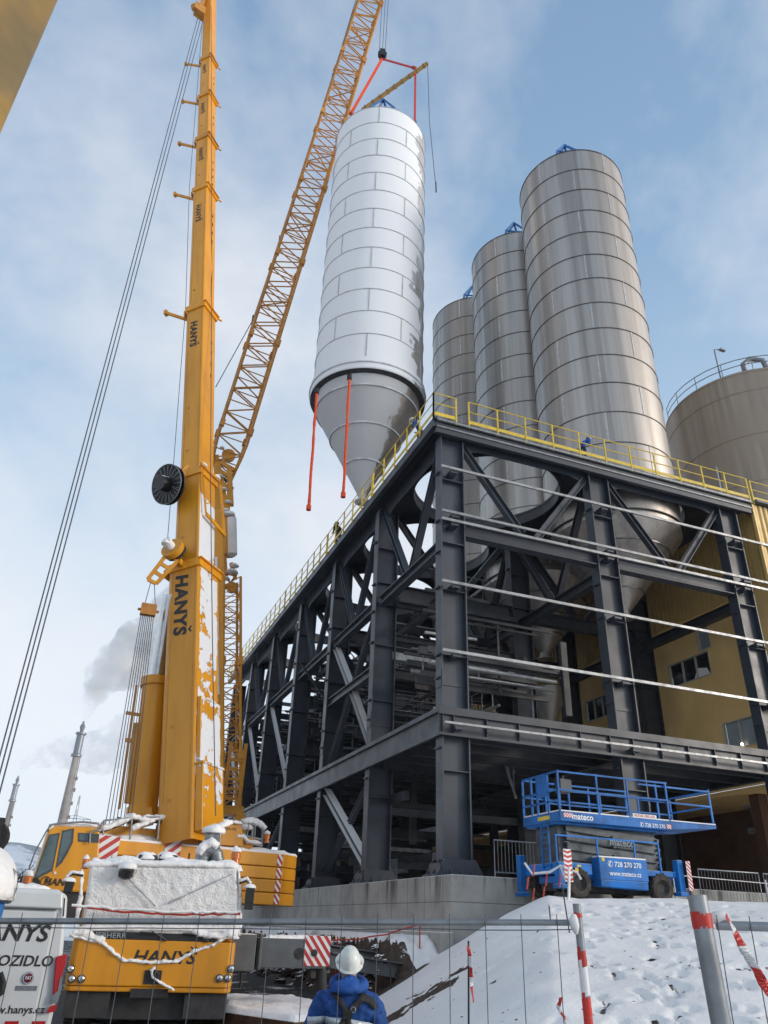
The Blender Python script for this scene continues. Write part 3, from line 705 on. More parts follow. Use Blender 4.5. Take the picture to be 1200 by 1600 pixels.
# ================================================================ silos
def silo_mesh(Rr,z0,z1,cone,nring,coneap=.28,mat='silo',seam='seam',parent=None,vseam=8,seed=0,vs_mat='seamlight'):
    """sheet drum with joint rings; shell, cone, roof, rings and seams"""
    c=(parent.location.x,parent.location.y,0)
    sb=MB(); sb.lathe(c,[(Rr,z0),(Rr,z1)],96)
    cb=MB(); zc=z0-cone; nr=4
    cb.lathe(c,[(Rr-.08,z0+.02),(Rr-.08,z0-.25),(coneap,zc),(coneap,zc-.25),(coneap+.14,zc-.25),(coneap+.14,zc-.32),(0.01,zc-.32)],72)
    cb.build('cone',mat,parent)
    rb=MB(); rb.lathe(c,[(Rr+.01,z1),(Rr-.1,z1+.10),(0.4,z1+.95),(.01,z1+.95)],64); rb.build('roof',mat,parent)
    H=(z1-z0)/nring
    rg=MB()
    for k in range(nring+1):
        z=z0+H*k; t=.035; sb.lathe(c,[(Rr-.01,z-t/2),(Rr+.035,z-t/2),(Rr+.035,z+t/2),(Rr-.01,z+t/2)],96,m=1)
    for k in range(1,4):
        f=k/4; r=(Rr-.08)*(1-f)+coneap*f; z=(z0-.25)*(1-f)+zc*f
        rg.lathe(c,[(r+.0,z-.03),(r+.05,z-.03),(r+.05,z+.03),(r,z+.03)],64)
    rg.build('cone_rings',seam,parent)
    for k in range(nring):
        z=z0+H*k; off=(k%2)*math.pi/vseam+seed
        for q in range(vseam):
            a=off+2*math.pi*q/vseam; d=Vector((math.cos(a),math.sin(a),0)); t=Vector((-d.y,d.x,0))
            sb.fbox(Vector(c)+d*(Rr+.006)+Vector((0,0,z+H/2)),t*.035,d*.012,Vector((0,0,H/2-.03)),m=2)
    sb.build('shell',[mat,seam,vs_mat],parent)
def roof_frame(parent,z,s=1.0,rot=0,mat='bluefr'):
    mb=MB(); c=Vector((parent.location.x,parent.location.y,z)); dv=Vector((c.x,c.y,0)).normalized(); c-=dv*1.55
    pts=[c+Vector((math.cos(rot+k*math.pi/2)*1.15,math.sin(rot+k*math.pi/2)*1.15,0)) for k in range(4)]
    ap=c+Vector((0,0,1.35*s))
    for k in range(4): mb.bar(pts[k],ap,.12,.12); mb.bar(pts[k]-Vector((0,0,.75)),pts[k],.1,.1); mb.bar(pts[k],pts[(k+1)%4],.08,.08)
    mb.build('lifting_frame',mat,parent)
labs=['tallest-looking stainless steel silo nearest the corner of the frame, right of the other standing silos',
      'middle stainless steel silo standing partly behind the biggest standing one',
      'stainless steel silo farthest left of the standing ones, just right of the hanging white silo']
SY=[(YS[i]+FW+YS[i+1])/2 for i in range(6)]
for i in range(3):
    t=thing('steel_silo',labs[i],'silo',(SX[1],SY[i],18.3),'stainless silos standing in the steel frame')
    silo_mesh(3.12,18.3,42.6,3.7,14,vseam=5,parent=t,seed=.35+i*.2); roof_frame(t,43.5,1.35,rot=.5)
    lad=MB()
    a=R(20)+math.pi*1.0; d=Vector((math.cos(R(-8)),math.sin(R(-8)),0)); tt=Vector((-d.y,d.x,0)); c=Vector((SX[1],SY[i],0))
    for s in(-.2,.2): lad.tube([c+d*3.08+tt*s+Vector((0,0,19.6)),c+d*3.08+tt*s+Vector((0,0,42.5))],.025,5)
    for k in range(70): z=19.8+k*.32; lad.tube([c+d*3.08-tt*.2+Vector((0,0,z)),c+d*3.08+tt*.2+Vector((0,0,z))],.015,4)
    lad.build('ladder','galv_clean',t)
# hoppers waiting inside the frame
for (hx,hy,hz,s) in ((14.8,32.9,12.9,.55),(15.6,39.0,12.6,.5),(21.5,32.7,12.2,.6)):
    mb=MB(); mb.lathe((hx,hy,hz),[(.18,-1.6*s*2),(.9*s*1.6,0),(.9*s*1.6,.8*s),(0.01,.9*s)],24); o=mb.build('dust_hopper','silo')
    tag(o,'small steel discharge hopper hanging inside the frame '+{.55:'behind the left bays',.5:'far in the left bays',.6:'below the middle standing silo'}[s],'hopper')
# the silo being lifted
SA=18.7; SD=34.0; sc=polar(SA,SD)
LS=thing('lifted_silo','white snow-plastered silo with pointed cone hanging from the crane hook','silo',(sc.x,sc.y,27.3))
silo_mesh(3.06,27.9,49.0,0.1,13,parent=LS,mat='silosnow',seam='seamwhite',seed=.55,vseam=5,vs_mat='seamwhite')
for ch in list(LS.children):
    if ch.name.startswith('cone'): bpy.data.objects.remove(ch)
c0=(sc.x,sc.y,0)
mb=MB(); mb.lathe(c0,[(3.06,27.88),(3.20,27.85),(3.20,27.15),(3.16,27.10),(2.86,27.05)],96); mb.build('skirt_ring','silosnow',LS)
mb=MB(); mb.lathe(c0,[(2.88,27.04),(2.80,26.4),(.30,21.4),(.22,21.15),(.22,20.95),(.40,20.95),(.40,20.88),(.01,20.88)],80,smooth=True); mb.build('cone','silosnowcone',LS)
mb=MB()
mb.lathe(c0,[(3.17,27.08),(2.86,27.0)],80,m=1)  # dark band: shade under the skirt ring laid on as colour
for z in (26.35,24.6,22.9):
    f=(z-21.4)/5.0; r=.30+2.5*f; mb.lathe(c0,[(r,z-.05),(r+.05,z-.05),(r+.06,z+.04),(r,z+.06)],64)
mb.lathe(c0,[(3.20,27.45),(3.26,27.45),(3.26,27.52),(3.20,27.52)],80); mb.build('joint_rings',['seamwhite','dark'],LS)
roof_frame(LS,50.0,1.6,rot=.45)
mb=MB()
for az_ in (-60,25,100): 
    a=R(az_); d=Vector((math.cos(a),math.sin(a),0)); mb.box(sc.x+d.x*2.95-.08,sc.x+d.x*2.95+.08,sc.y+d.y*2.95-.08,sc.y+d.y*2.95+.08,49.0,49.35)
mb.build('lifting_lugs','steel',LS)
# slack slings on the lower ring
LSL=('left one of two long slack orange slings dangling below the white silo','right one of two long slack orange slings dangling below the white silo')
for i,(a,b,D) in enumerate((((495,612),(482,797),31.6),((546,590),(536,777),30.75))):
    p=atD(a[0],a[1],D); q=atD(b[0],b[1],D); mb=MB()
    pts=[p.lerp(q,k/14)+Vector((.012*math.sin(k*1.1+i),.01*math.cos(k*.9),0)) for k in range(15)]
    rr=[.07+.035*noise.noise(Vector((k*.9,i*4,0))) for k in range(15)]
    mb.tube(pts,.08,8,radii=rr); mb.tube([p+Vector((0,0,.16)),p-Vector((0,0,.12))],.13,8,m=1); mb.tube([q+Vector((0,0,.25)),q],.12,8)
    o=mb.build('lifting_sling',['sling','black']); tag(o,LSL[i],'sling','slack slings on the white silo')
# rigging above
DR=sc.length
hk=atD(597,92,DR)
def redsling(p,q,label,wd=.12):
    mb=MB(); d=(q-p).normalized(); sx=d.cross(Vector((.3,1,0))).normalized(); mb.bar(p,q,wd,wd*.4,up=(0,1,0)); mb.tube([q,q-d*.3],wd*.7,8)
    o=mb.build('lifting_sling','red' if wd<.2 else 'sling'); tag(o,label,'sling','red slings between hook, beam and silo'); return o
redsling(hk,atD(548,178,DR-1.6),'red sling running from the hook down to the left rim of the white silo',.2)
redsling(hk,atD(650,107,DR),'red sling running from the hook to the high end of the yellow spreader beam',.19)
redsling(atD(649,108,DR),atD(648,195,DR-.4),'red sling hanging from the spreader beam to the right rim of the white silo',.15)
a=atD(566,172,DR+1.2); b=atD(668,99,DR-.3)
sp=thing('spreader_beam','slim yellow spreader beam tilted above the white silo','spreader beam',tuple((a+b)/2))
mb=MB(); mb.bar(a,b,.20,.24); d=(b-a)
for k in range(9): q=a+d*(k+.5)/9; mb.bar(q-d.normalized()*.05,q+d.normalized()*.05,.28,.30)
mb.build('beam','tan',sp)
mb=MB(); mb.tube([b,atD(671,190,DR-.2),atD(681,292,DR)],.025,5); mb.bar(atD(681,285,DR),atD(681.5,300,DR),.09,.09); mb.build('guide_rope','rope',sp)
hb=thing('hook_block','black hook block hanging on three ropes above the white silo','hook block',tuple(hk))
mb=MB(); mb.disc(hk+Vector((0,0,.55)),(.3,1,0),.34,.3,20); mb.fbox(hk+Vector((0,0,.6)),(.2,-.05,0),(.05,.22,0),(0,0,.38)); mb.build('sheave_housing','blackgloss',hb)
mb=MB(); pts=[hk+Vector((.0,0,.2))+Vector((.15*math.sin(t),0,-.15+.15*math.cos(t)))for t in [k*.5 for k in range(10)]]; mb.tube(pts,.05,8); mb.build('hook','black',hb)
JT=Vector((10.72,31.9,77.0))
mb=MB()
for s in(-.25,0,.22): mb.tube([hk+Vector((s,0,.7)),Vector((hk.x+s*1.3,hk.y,76.3))],.022,5)
mb.build('hoist_rope','rope',hb)
# ================================================================ building beyond
YB=thing('yellow_building','ochre industrial building with sheet-clad upper storey behind the steel frame','building',(27,22.4,3))
W=26.8
WIN=[(26.59,27.33,13.95,15.08,1,'winlight'),(26.86,29.57,12.72,13.78,3,'windark'),(24.94,26.70,9.2,10.3,2,'winlight'),(34.5,36.8,12.5,13.6,3,'windark'),(34.3,35.0,13.95,15.1,1,'windark')]
ysb=sorted(set([22.45,74]+[v for q in WIN for v in q[:2]])); zsb=sorted(set([7.52,15.75]+[v for q in WIN for v in q[2:4]]))
mb=MB()
for i in range(len(ysb)-1):
    for j in range(len(zsb)-1):
        yc=(ysb[i]+ysb[i+1])/2; zc=(zsb[j]+zsb[j+1])/2
        if any(q[0]<yc<q[1] and q[2]<zc<q[3] for q in WIN): continue
        mb.add([(W,ysb[i],zsb[j]),(W,ysb[i+1],zsb[j]),(W,ysb[i+1],zsb[j+1]),(W,ysb[i],zsb[j+1])],[(0,1,2,3)])
mb.box(W+.25,60,22.9,74,7.3,7.52); mb.add([(W,22.45,7.52),(60,22.45,7.52),(60,22.45,15.75),(W,22.45,15.75)],[(0,1,2,3)])
mb.build('wall','stucco',YB)
mb=MB(); mb.box(W+.02,60,22.5,74,7.30,7.51); mb.build('soffit','stucco',YB)
mb=MB()
y=22.45
while y<74: mb.box(W-.07,W,y,y+.16,15.75,19.48); y+=.30
mb.box(W,W+.05,22.45,74,15.752,19.48); mb.box(W-.1,W+.05,22.45,74,15.68,15.748); mb.build('side_cladding','clad',YB)
mb=MB(); x=26.62
while x<44: mb.prism([(x,22.40,14.1),(x+.05,22.34,14.1),(x+.17,22.34,14.1),(x+.22,22.40,14.1)],(0,0,5.36)); x+=.30
mb.box(26.55,44,22.41,22.449,14.05,19.48); mb.box(26.48,26.60,22.3,22.44,14.05,19.5); mb.build('front_cladding','clad',YB)
mb=MB(); mb.box(26.62,60,22.1,46,19.5,19.62); mb.build('roof','steel',YB)
for (ya,yb,za,zb,n,gm) in WIN:
    fr=MB(); fr.box(W-.02,W+.12,ya-.05,yb+.05,za-.06,za); fr.box(W-.02,W+.12,ya-.05,yb+.05,zb,zb+.05); fr.box(W-.02,W+.12,ya-.05,ya,za,zb); fr.box(W-.02,W+.12,yb,yb+.05,za,zb)
    for k in range(1,n): yy=ya+(yb-ya)*k/n; fr.box(W,W+.12,yy-.03,yy+.03,za,zb)
    o=fr.build('window','frame',YB)
    g=MB()
    for k in range(n): g.box(W+.10,W+.13,ya+(yb-ya)*k/n+(.032 if k else 0.001),ya+(yb-ya)*(k+1)/n-.032,za+.001,zb-.001)
    g.build('pane',gm,o)
    if gm=='windark' and n==3 and ya<30:
        s=MB(); s.prism([(W+.085,ya+.15,za+.02),(W+.085,ya+1.2,za+.02),(W+.085,ya+.9,za+.5),(W+.085,ya+.3,za+.35)],(.012,0,0)); s.build('torn_sheet','whitetxt',o)
mb=MB(); mb.box(30.5,30.7,22.5,74,ZB,7.3); mb.box(9.9,60,71,71.3,ZB-1.5,7.3); mb.build('undercroft_wall','brownwall',YB)  # far box: dark backdrop added to shut out the sky under the frame
for y in (26,33):
    mb=MB(); mb.box(27.3,27.8,y,y+.5,ZB+.003,7.3); mb.build('pier','brownwall',YB)
for i,(px,py) in enumerate(((1172,1258),(1180,1298))):
    p=atX(px,py,29.5); mb=MB(); mb.box(p.x-.1,p.x+.12,p.y-.36,p.y+.36,p.z-.13,p.z+.13); mb.tube([p+Vector((0,0,.13)),Vector((p.x,p.y,7.3))],.02,6)
    o=mb.build('flood_lamp','galv'); tag(o,('upper' if i==0 else 'lower')+' grey box lamp hanging in the dark passage under the ochre building','lamp')
p=atX(1161,1163,W); mb=MB(); bm=MB(); bm.lathe((W-.06,p.y,p.z),[(.01,-.05),(.05,-.04),(.055,0),(.05,.04),(.01,.05)],12); 
m_,t_,p_=newmat('lit_bulb'); p_.inputs['Emission Color'].default_value=(1,.93,.75,1); p_.inputs['Emission Strength'].default_value=6; MT['bulb']=m_
bm.build('wall_light','bulb',YB)
# brown silo behind
BD=46.; bc_=polar(51.0,BD)
bs=thing('brown_silo','wide brown weathered silo with a railed flat top behind the ochre building','silo',(bc_.x,bc_.y,0))
mb=MB(); c0b=(bc_.x,bc_.y,0); mb.lathe(c0b,[(5.0,15),(5.0,31.4),(4.9,31.55),(.01,32.2)],96); mb.build('shell','silobrown',bs)
mb=MB()
for z in (21,24,27,30,31.3): mb.lathe(c0b,[(4.99,z),(5.03,z),(5.03,z+.04),(4.99,z+.04)],96)
mb.build('joint_rings','silobrown',bs)
mb=MB()
ang=[R(150+k*10) for k in range(19)]
for h in (.5,.95): mb.tube([(bc_.x+4.85*math.cos(a),bc_.y+4.85*math.sin(a),31.55+h) for a in ang],.028,6)
for a in ang[::2]: mb.tube([(bc_.x+4.85*math.cos(a),bc_.y+4.85*math.sin(a),31.5),(bc_.x+4.85*math.cos(a),bc_.y+4.85*math.sin(a),32.5)],.025,6)
mb.build('top_railing','galv',bs)
mb=MB(); a=R(208); q=Vector((bc_.x+4.7*math.cos(a),bc_.y+4.7*math.sin(a),31.5)); mb.tube([q,q+Vector((.0,0,2.4)),q+Vector((.45,-.1,2.5))],.045,8); mb.box(q.x+.35,q.x+.75,q.y-.2,q.y,q.z+2.42,q.z+2.53); mb.build('lamp_mast','galv_clean',bs)
mb=MB(); a=R(225); q=Vector((bc_.x+4.4*math.cos(a),bc_.y+4.4*math.sin(a),31.5)); mb.tube([q,q+Vector((.0,0,.9)),q+Vector((.4,-.2,1.3)),q+Vector((1.1,-.5,1.2)),q+Vector((1.2,-.6,.3))],.16,10); mb.build('vent_pipe','galv',bs)
# roof top bits on the deck beyond the corner
q=atY(1117,735,26); mb=MB(); mb.tube([(q.x,26,ZTOP),(q.x,26,ZTOP+.9),(q.x+.1,26,ZTOP+1.2),(q.x+.15,26,q.z+.3),(q.x+.4,26,ZTOP+3.2)],.05,7); mb.tube([(q.x-.1,26,ZTOP+.01),(q.x-.1,26,ZTOP+.5)],.12,8); mb.tube([(q.x-2.1,26,ZTOP),(q.x-2,26,ZTOP+.7),(q.x-1.2,26,ZTOP+1.25)],.09,8)
o=mb.build('vent_mast','galv_clean'); tag(o,'thin grey mast and bent vent pipe standing on the roof deck before the brown silo','mast')
# ================================================================ helpers for plates and local frames
class Plane:
    """a vertical plane through O facing the viewer side; p(px,py,w) gives points w behind it"""
    def __init__(s,O,az):
        s.O=Vector(O); s.e1=Vector((math.cos(R(az)),-math.sin(R(az)),0)); s.e2=Vector((math.sin(R(az)),math.cos(R(az)),0))
    def hit(s,x,y,w=0):
        d=ray(x,y); t=(s.O+s.e2*w-EYE).dot(s.e2)/d.dot(s.e2); return EYE+d*t
    def at(s,u,z,w=0): return Vector((s.O.x,s.O.y,0))+s.e1*u+s.e2*w+Vector((0,0,z))
    def box(s,mb,u0,u1,w0,w1,z0,z1,m=0):
        mb.fbox(s.at((u0+u1)/2,(z0+z1)/2,(w0+w1)/2),s.e1*(u1-u0)/2,s.e2*(w1-w0)/2,Vector((0,0,(z1-z0)/2)),m)
def hazard(name,parent,o,xd,yd,wd,ht,n=5,th=.02,slant=1.0,flip=False,mats=('whitetxt','redtxt')):
    """white plate with slanted red stripes; o = lower left corner"""
    o=Vector(o);xd=Vector(xd).normalized();yd=Vector(yd).normalized();nd=xd.cross(yd)
    mb=MB(); mb.prism([o,o+xd*wd,o+xd*wd+yd*ht,o+yd*ht],nd*th)
    def clip(poly):
        def cl(P,f):
            Q=[]
            for i in range(len(P)):
                a,b=P[i],P[(i+1)%len(P)];fa,fb=f(a),f(b)
                if fa>=0: Q.append(a)
                if (fa<0)!=(fb<0): t=fa/(fa-fb); Q.append((a[0]+(b[0]-a[0])*t,a[1]+(b[1]-a[1])*t))
            return Q
        for f in (lambda p:p[0],lambda p:wd-p[0]): 
            poly=cl(poly,f)
            if len(poly)<3: return []
        return poly
    st=ht/n; k=-int(wd*abs(slant)/st)-2
    while k*st<ht+wd*abs(slant)+st:
        y=k*st; s=-slant if flip else slant
        P=[(0,y),(wd,y+wd*s),(wd,y+wd*s+st*.5),(0,y+st*.5)]
        # clip vertically
        def cy(P,f):
            Q=[]
            for i in range(len(P)):
                a,b=P[i],P[(i+1)%len(P)];fa,fb=f(a),f(b)
                if fa>=0: Q.append(a)
                if (fa<0)!=(fb<0): t=fa/(fa-fb); Q.append((a[0]+(b[0]-a[0])*t,a[1]+(b[1]-a[1])*t))
            return Q
        P=cy(P,lambda p:p[1]); 
        if len(P)>2: P=cy(P,lambda p:ht-p[1])
        if len(P)>2: mb.prism([o+xd*p[0]+yd*p[1]+nd*(th+.001) for p in P],nd*.003,1)
        k+=1
    return mb.build(name,list(mats),parent)
def snowtube(mb,pts,r,seed=0,n=8,amp=.5,flat=1.,m=0,steps=6):
    """an uneven ridge of settled snow along pts: flattish below, lumpy above"""
    P=[]; steps=steps*2; n=max(10,n)
    for a,b in zip(pts,pts[1:]):
        for k in range(steps): P.append(Vector(a).lerp(Vector(b),k/steps))
    P.append(Vector(pts[-1])); vs=[];N_=len(P)
    for i,p in enumerate(P):
        d=(P[min(i+1,N_-1)]-P[max(i-1,0)]).normalized(); sx=d.cross(Vector((0,0,1)))
        if sx.length<.15: sx=Vector((1,0,0))
        sx.normalize(); u=sx.cross(d)
        e=min(1,(min(i,N_-1-i)+.35)/2.2)**.6
        for k in range(n):
            a=2*math.pi*k/n; q=sx*math.cos(a)*1.15+u*(math.sin(a) if math.sin(a)>0 else math.sin(a)*.55)
            f=r*e*(1+amp*1.1*noise.noise(p*(1.6/r*.35)+q*.9+Vector((seed,0,0)))+.35*noise.noise((p+q*r)*(1.1/r)+Vector((0,seed,0))))
            vs.append(p+q*f)
    fs=[(i*n+k,i*n+(k+1)%n,(i+1)*n+(k+1)%n,(i+1)*n+k) for i in range(N_-1) for k in range(n)]
    fs+=[tuple(range(n-1,-1,-1)),tuple((N_-1)*n+k for k in range(n))]
    mb.add(vs,fs,m,True)
def snowsheet(mb,c00,c10,c01,c11,th,nu=40,nv=20,amp=.03,fr=9,seed=0,m=0):
    """clumpy sheet of snow on a quad (corners bottom-left, bottom-right, top-left, top-right), th along its normal"""
    c00,c10,c01,c11=map(Vector,(c00,c10,c01,c11)); nd=(c10-c00).cross(c01-c00).normalized()
    vs=[]
    for j in range(nv+1):
        for i in range(nu+1):
            u=i/nu;v=j/nv; p=(c00.lerp(c10,u)).lerp(c01.lerp(c11,u),v)
            ed=min(1,min(u,1-u)*nu/1.5,min(v,1-v)*nv/1.5); ed=ed**.5
            h=th*ed+amp*ed*noise.noise(p*fr+Vector((seed,0,0)))+amp*.4*ed*noise.noise(p*fr*2.7)
            vs.append(p+nd*max(.002,h))
    fs=[(j*(nu+1)+i,j*(nu+1)+i+1,(j+1)*(nu+1)+i+1,(j+1)*(nu+1)+i) for j in range(nv) for i in range(nu)]
    mb.add(vs,fs,m,True)
def lattice(a,b,wd,n,up,rc,rl,name_parent,mat='jib',taper=None,dp=None):
    """four-chord lattice; returns nothing, builds chords and lacing parts"""
    a=Vector(a);b=Vector(b);d=(b-a).normalized();sx=d.cross(Vector(up)).normalized();sy=sx.cross(d); dp=dp or wd
    L=(b-a).length
    def ws(t):
        if taper and t<taper[0]: return taper[1]+(1-taper[1])*t/taper[0]
        if taper and t>1-taper[0]*.8: return max(.3,(1-t)/(taper[0]*.8))
        return 1
    sg=((1,1),(-1,1),(-1,-1),(1,-1))
    P=[[a+d*L*i/n+(sx*s*wd/2+sy*q*dp/2)*ws(i/n) for i in range(n+1)] for s,q in sg]
    for k in range(4):
        mb=MB(); mb.tube(P[k],rc,7); mb.build('chord',mat,name_parent)
    mb=MB()
    for i in range(n):
        for k in range(4):
            q=(k+1)%4
            if i%2==0: mb.tube([P[k][i],P[q][i+1]],rl,5,caps=False)
            else: mb.tube([P[q][i],P[k][i+1]],rl,5,caps=False)
            if i%2==0 or k%2==0: mb.tube([P[k][i],P[q][i]],rl*.85,5,caps=False)
        if i%8==0: mb.tube([P[0][i],P[2][i]],rl,5); mb.tube([P[1][i],P[3][i]],rl,5)
        if i%8==4:
            for k in range(4): mb.fbox(P[k][i],sx*rc*1.7,sy*rc*1.7,d*.22)
    mb.build('lacing',mat,name_parent)
    return P
def wheel(parent,c,axis,r,wd,name='wheel',tread=True,rim='dark',lugs=24):
    c=Vector(c);A=Vector(axis).normalized(); mb=MB()
    prof=[(r*.56,-wd/2),(r*.9,-wd/2),(r*.97,-wd*.42),(r,-wd*.3),(r,wd*.3),(r*.97,wd*.42),(r*.9,wd/2),(r*.56,wd/2)]
    mb.lathe(c,prof,32,axis=A)
    x=A.orthogonal().normalized();y=A.cross(x)
    if tread:
        for k in range(lugs):
            a=2*math.pi*k/lugs; d=x*math.cos(a)+y*math.sin(a);t=A.cross(d); s=1 if k%2 else -1
            mb.fbox(c+d*r*1.0+A*s*wd*.22,d*r*.05,(t*.7+A*s*.35).normalized()*r*.065,A*wd*.24)
    w=mb.build(name,'mud',parent)
    rm=MB(); rm.lathe(c,[(.01,-wd*.1),(r*.2,-wd*.1),(r*.22,-wd*.32),(r*.3,-wd*.32),(r*.34,-wd*.12),(r*.5,-wd*.2),(r*.57,-wd*.46),(r*.60,-wd*.46),(r*.57,wd*.46),(r*.3,wd*.2),(.01,wd*.2)],28,axis=A)
    for k in range(8):
        a=2*math.pi*k/8; d=x*math.cos(a)+y*math.sin(a); rm.tube([c+d*r*.27-A*wd*.36,c+d*r*.27-A*wd*.30],r*.03,6)
    rm.build('rim',rim,w); return w
# ================================================================ the big mobile crane
C1=polar(7.0,15.3)
CR=thing('mobile_crane','orange-yellow heavy mobile crane covered in snow with its huge telescopic boom raised','crane',(C1.x,C1.y,0))
F=Plane(C1,7.0)
hw=1.37
# front panel
mb=MB(); 
def arcpanel(z0,z1,w0,m=0,bev=.12):
    P=[F.at(-hw,z0,w0+.35),F.at(-hw+bev*.3,z0,w0+.06),F.at(-hw+bev,z0,w0),F.at(hw-bev,z0,w0),F.at(hw-bev*.3,z0,w0+.06),F.at(hw,z0,w0+.35),F.at(hw,z0,w0+1.9),F.at(-hw,z0,w0+1.9)]
    mb.prism(P,(0,0,z1-z0),m)
arcpanel(.80,1.47,0); arcpanel(.72,.798,.03)
mb.build('front_panel','orange_clean',CR,bevel=.02)
mb=MB(); F.box(mb,-1.3,1.3,.12,1.9,1.472,2.58); mb.build('cab_shell','orange_clean',CR,bevel=.06)
mb=MB(); F.box(mb,-1.05,1.0,.03,.118,1.475,1.58); mb.build('wiper_cowl','blackgloss',CR)
mb=MB()
for a,b in (((-.10,1.60),(.16,1.47)),((.62,1.60),(.86,1.47))):
    mb.tube([F.at(a[0],a[1],0),F.at(b[0],b[1],-.03)],.018,6); mb.tube([F.at(a[0]-.2,a[1]-.02,.01),F.at(a[0]+.05,a[1]-.03,-.02)],.02,6)
mb.build('wiper','blackgloss',CR)
text('LIEBHERR',.085,F.at(-.79,1.522,.026),F.e1,(0,0,1),'winlight','front_lettering',CR,bold=.012,space=1.05,wscale=1.1)
text('HANYŠ',.19,F.at(.16,1.22,-.002),F.e1,(0,0,1),'blacktxt','front_lettering',CR,bold=.022,shear=.22,wscale=1.22)
# snow on windscreen: clumpy sheet with creases of the wiper tracks
mb=MB()
g=lambda x,y,w=0: F.hit(x,y,w)
snowsheet(mb,g(127,1456,.10),g(376,1462,.10),g(141,1352,.12),g(370,1356,.12),.06,90,44,.022,10)
for (a,b) in (((206,1375),(243,1414)),((360,1364),(266,1414))):
    pass
mb.build('windscreen_snow','snowrough',CR)
mb=MB()
for (a,b) in (((200,1372),(243,1416)),((362,1366),(262,1412))):
    P=[g(a[0]+(b[0]-a[0])*k/10,a[1]+(b[1]-a[1])*k/10,-.005-.012*random.random()) for k in range(11)]
    mb.tube(P,.014,5,radii=[.006+.014*random.random() for _ in P])
mb.build('wiper_track',paint('grey_line_snow',(.42,.43,.45),.8,0,.2,9),CR)  # crease lines drawn as grey ridges on the snow
mb=MB()
snowtube(mb,[g(131,1353,.15),g(190,1350,.1),g(250,1352,.1),g(320,1352,.1),g(372,1355,.15)],.075,1,12,.25)
snowsheet(mb,F.at(-1.34,2.56,.12),F.at(1.34,2.6,.12),F.at(-1.34,2.58,1.95),F.at(1.34,2.62,1.95),.17,60,30,.10,2.2,seed=4)
snowtube(mb,[g(128,1358,.1),g(126,1400,.1),g(118,1450,.08)],.035,4,8,.6)
snowtube(mb,[g(372,1358,.1),g(375,1400,.1),g(375,1455,.08)],.03,6,8,.6)
mb.build('roof_snow','snow',CR)
mb=MB()
V=[(108,1462),(128,1466),(160,1474),(192,1501),(235,1504),(277,1503),(305,1486),(333,1477),(352,1466),(374,1466)]
snowtube(mb,[g(x,y,.0) for x,y in V],.036,8,10,.8,steps=9)
snowtube(mb,[g(x,y,.02) for x,y in [(112,1458),(130,1462),(150,1466),(162,1474)]],.07,9,10,.8)
snowtube(mb,[g(x,y,.02) for x,y in [(300,1456),(320,1462),(345,1464),(372,1458)]],.075,10,10,.5)
snowtube(mb,[g(x,y,.06) for x,y in [(118,1452),(180,1452),(240,1452),(300,1453),(374,1454)]],.05,11,10,.5)
snowtube(mb,[F.at(-1.33,1.48,.12),F.at(-1.0,1.50,.08)],.07,12,8,.4)
mb.build('ledge_snow','snow',CR)
# lamps
for i,(x,y) in enumerate(((110,1514),(112,1529.5),(127,1529.5),(361,1514),(356,1528.5),(343,1528.5))):
    p=g(x,y,-.005); l=MB(); l.tube([p,p-F.e2*.02],.062,20); o=l.build('head_lamp','dark',CR)
    l=MB(); l.lathe(p-F.e2*.02,[(.01,.022),(.03,.02),(.048,.006),(.05,0)],20,axis=-F.e2); l.build('lens','chrome',o)
mb=MB(); p0=g(227,1518,-.003);p1=g(250,1536,-.003); mb.fbox((p0+p1)/2,F.e1*.14,F.e2*.012,Vector((0,0,.10))); mb.build('tow_pocket','dark',CR)
mb=MB(); snowtube(mb,[g(244,1512,-.03),g(236,1517,-.05),g(238,1527,-.05),g(250,1536,-.05),g(272,1548,-.05)],.028,13,8,.4); mb.build('tow_strap','snow',CR)
mb=MB(); mb.tube([g(240,1516,-.03),g(247,1522,-.1),g(245,1530,-.03)],.03,8); mb.build('tow_hook','black',CR)
mb=MB(); p=g(233,1552,.02); mb.fbox(p,F.e1*.30,F.e2*.01,Vector((0,0,.065))); mb.build('number_plate','dark',CR)
mb=MB(); F.box(mb,-1.25,1.25,.3,13.5,.32,.72); F.box(mb,-1.3,-.6,.12,.6,.35,.71); F.box(mb,.6,1.3,.12,.6,.35,.71); mb.build('chassis','dark',CR)
mb=MB(); F.box(mb,-1.35,1.35,2.05,13.6,1.0,1.62); mb.build('carrier_deck','orange',CR)
for w_ in (1.55,3.3,6.2,7.9,9.6,11.3):
    for s in(-1,1): wheel(CR,F.at(s*1.13,.50,w_),F.e1*s,.56,.42,lugs=30)
# mirrors
for nm,pts,box_ in (('wing_mirror',[(374,1380),(386,1376),(392,1384),(391,1390)],(380,399,1387,1421)),('wing_mirror',[(130,1368),(112,1366),(104,1374),(106,1378)],(98,117,1377,1394))):
    mb=MB(); mb.tube([g(x,y,.05) for x,y in pts],.022,8); a=g(box_[0],box_[3],.05);b=g(box_[1],box_[2],.05); c=(a+b)/2
    mb.fbox(c,F.e1*abs((b-a).dot(F.e1))/2*.86,F.e2*.07,Vector((0,0,(b.z-a.z)/2))); o=mb.build(nm,'blackgloss',CR,bevel=.025)
    s=MB(); snowtube(s,[g(x,y-3,.03) for x,y in pts[:3]],.032,14,8,.4); lump(s,c+Vector((0,0,(b.z-a.z)/2-.01)),.12,.09,.07); s.build('mirror_snow','snow',o)
mb=MB()
for (x,y,s) in ((197,1363,1.),): 
    mb.fbox(g(x,y+2,.0),F.e1*.12,F.e2*.1,Vector((0,0,.05))); 
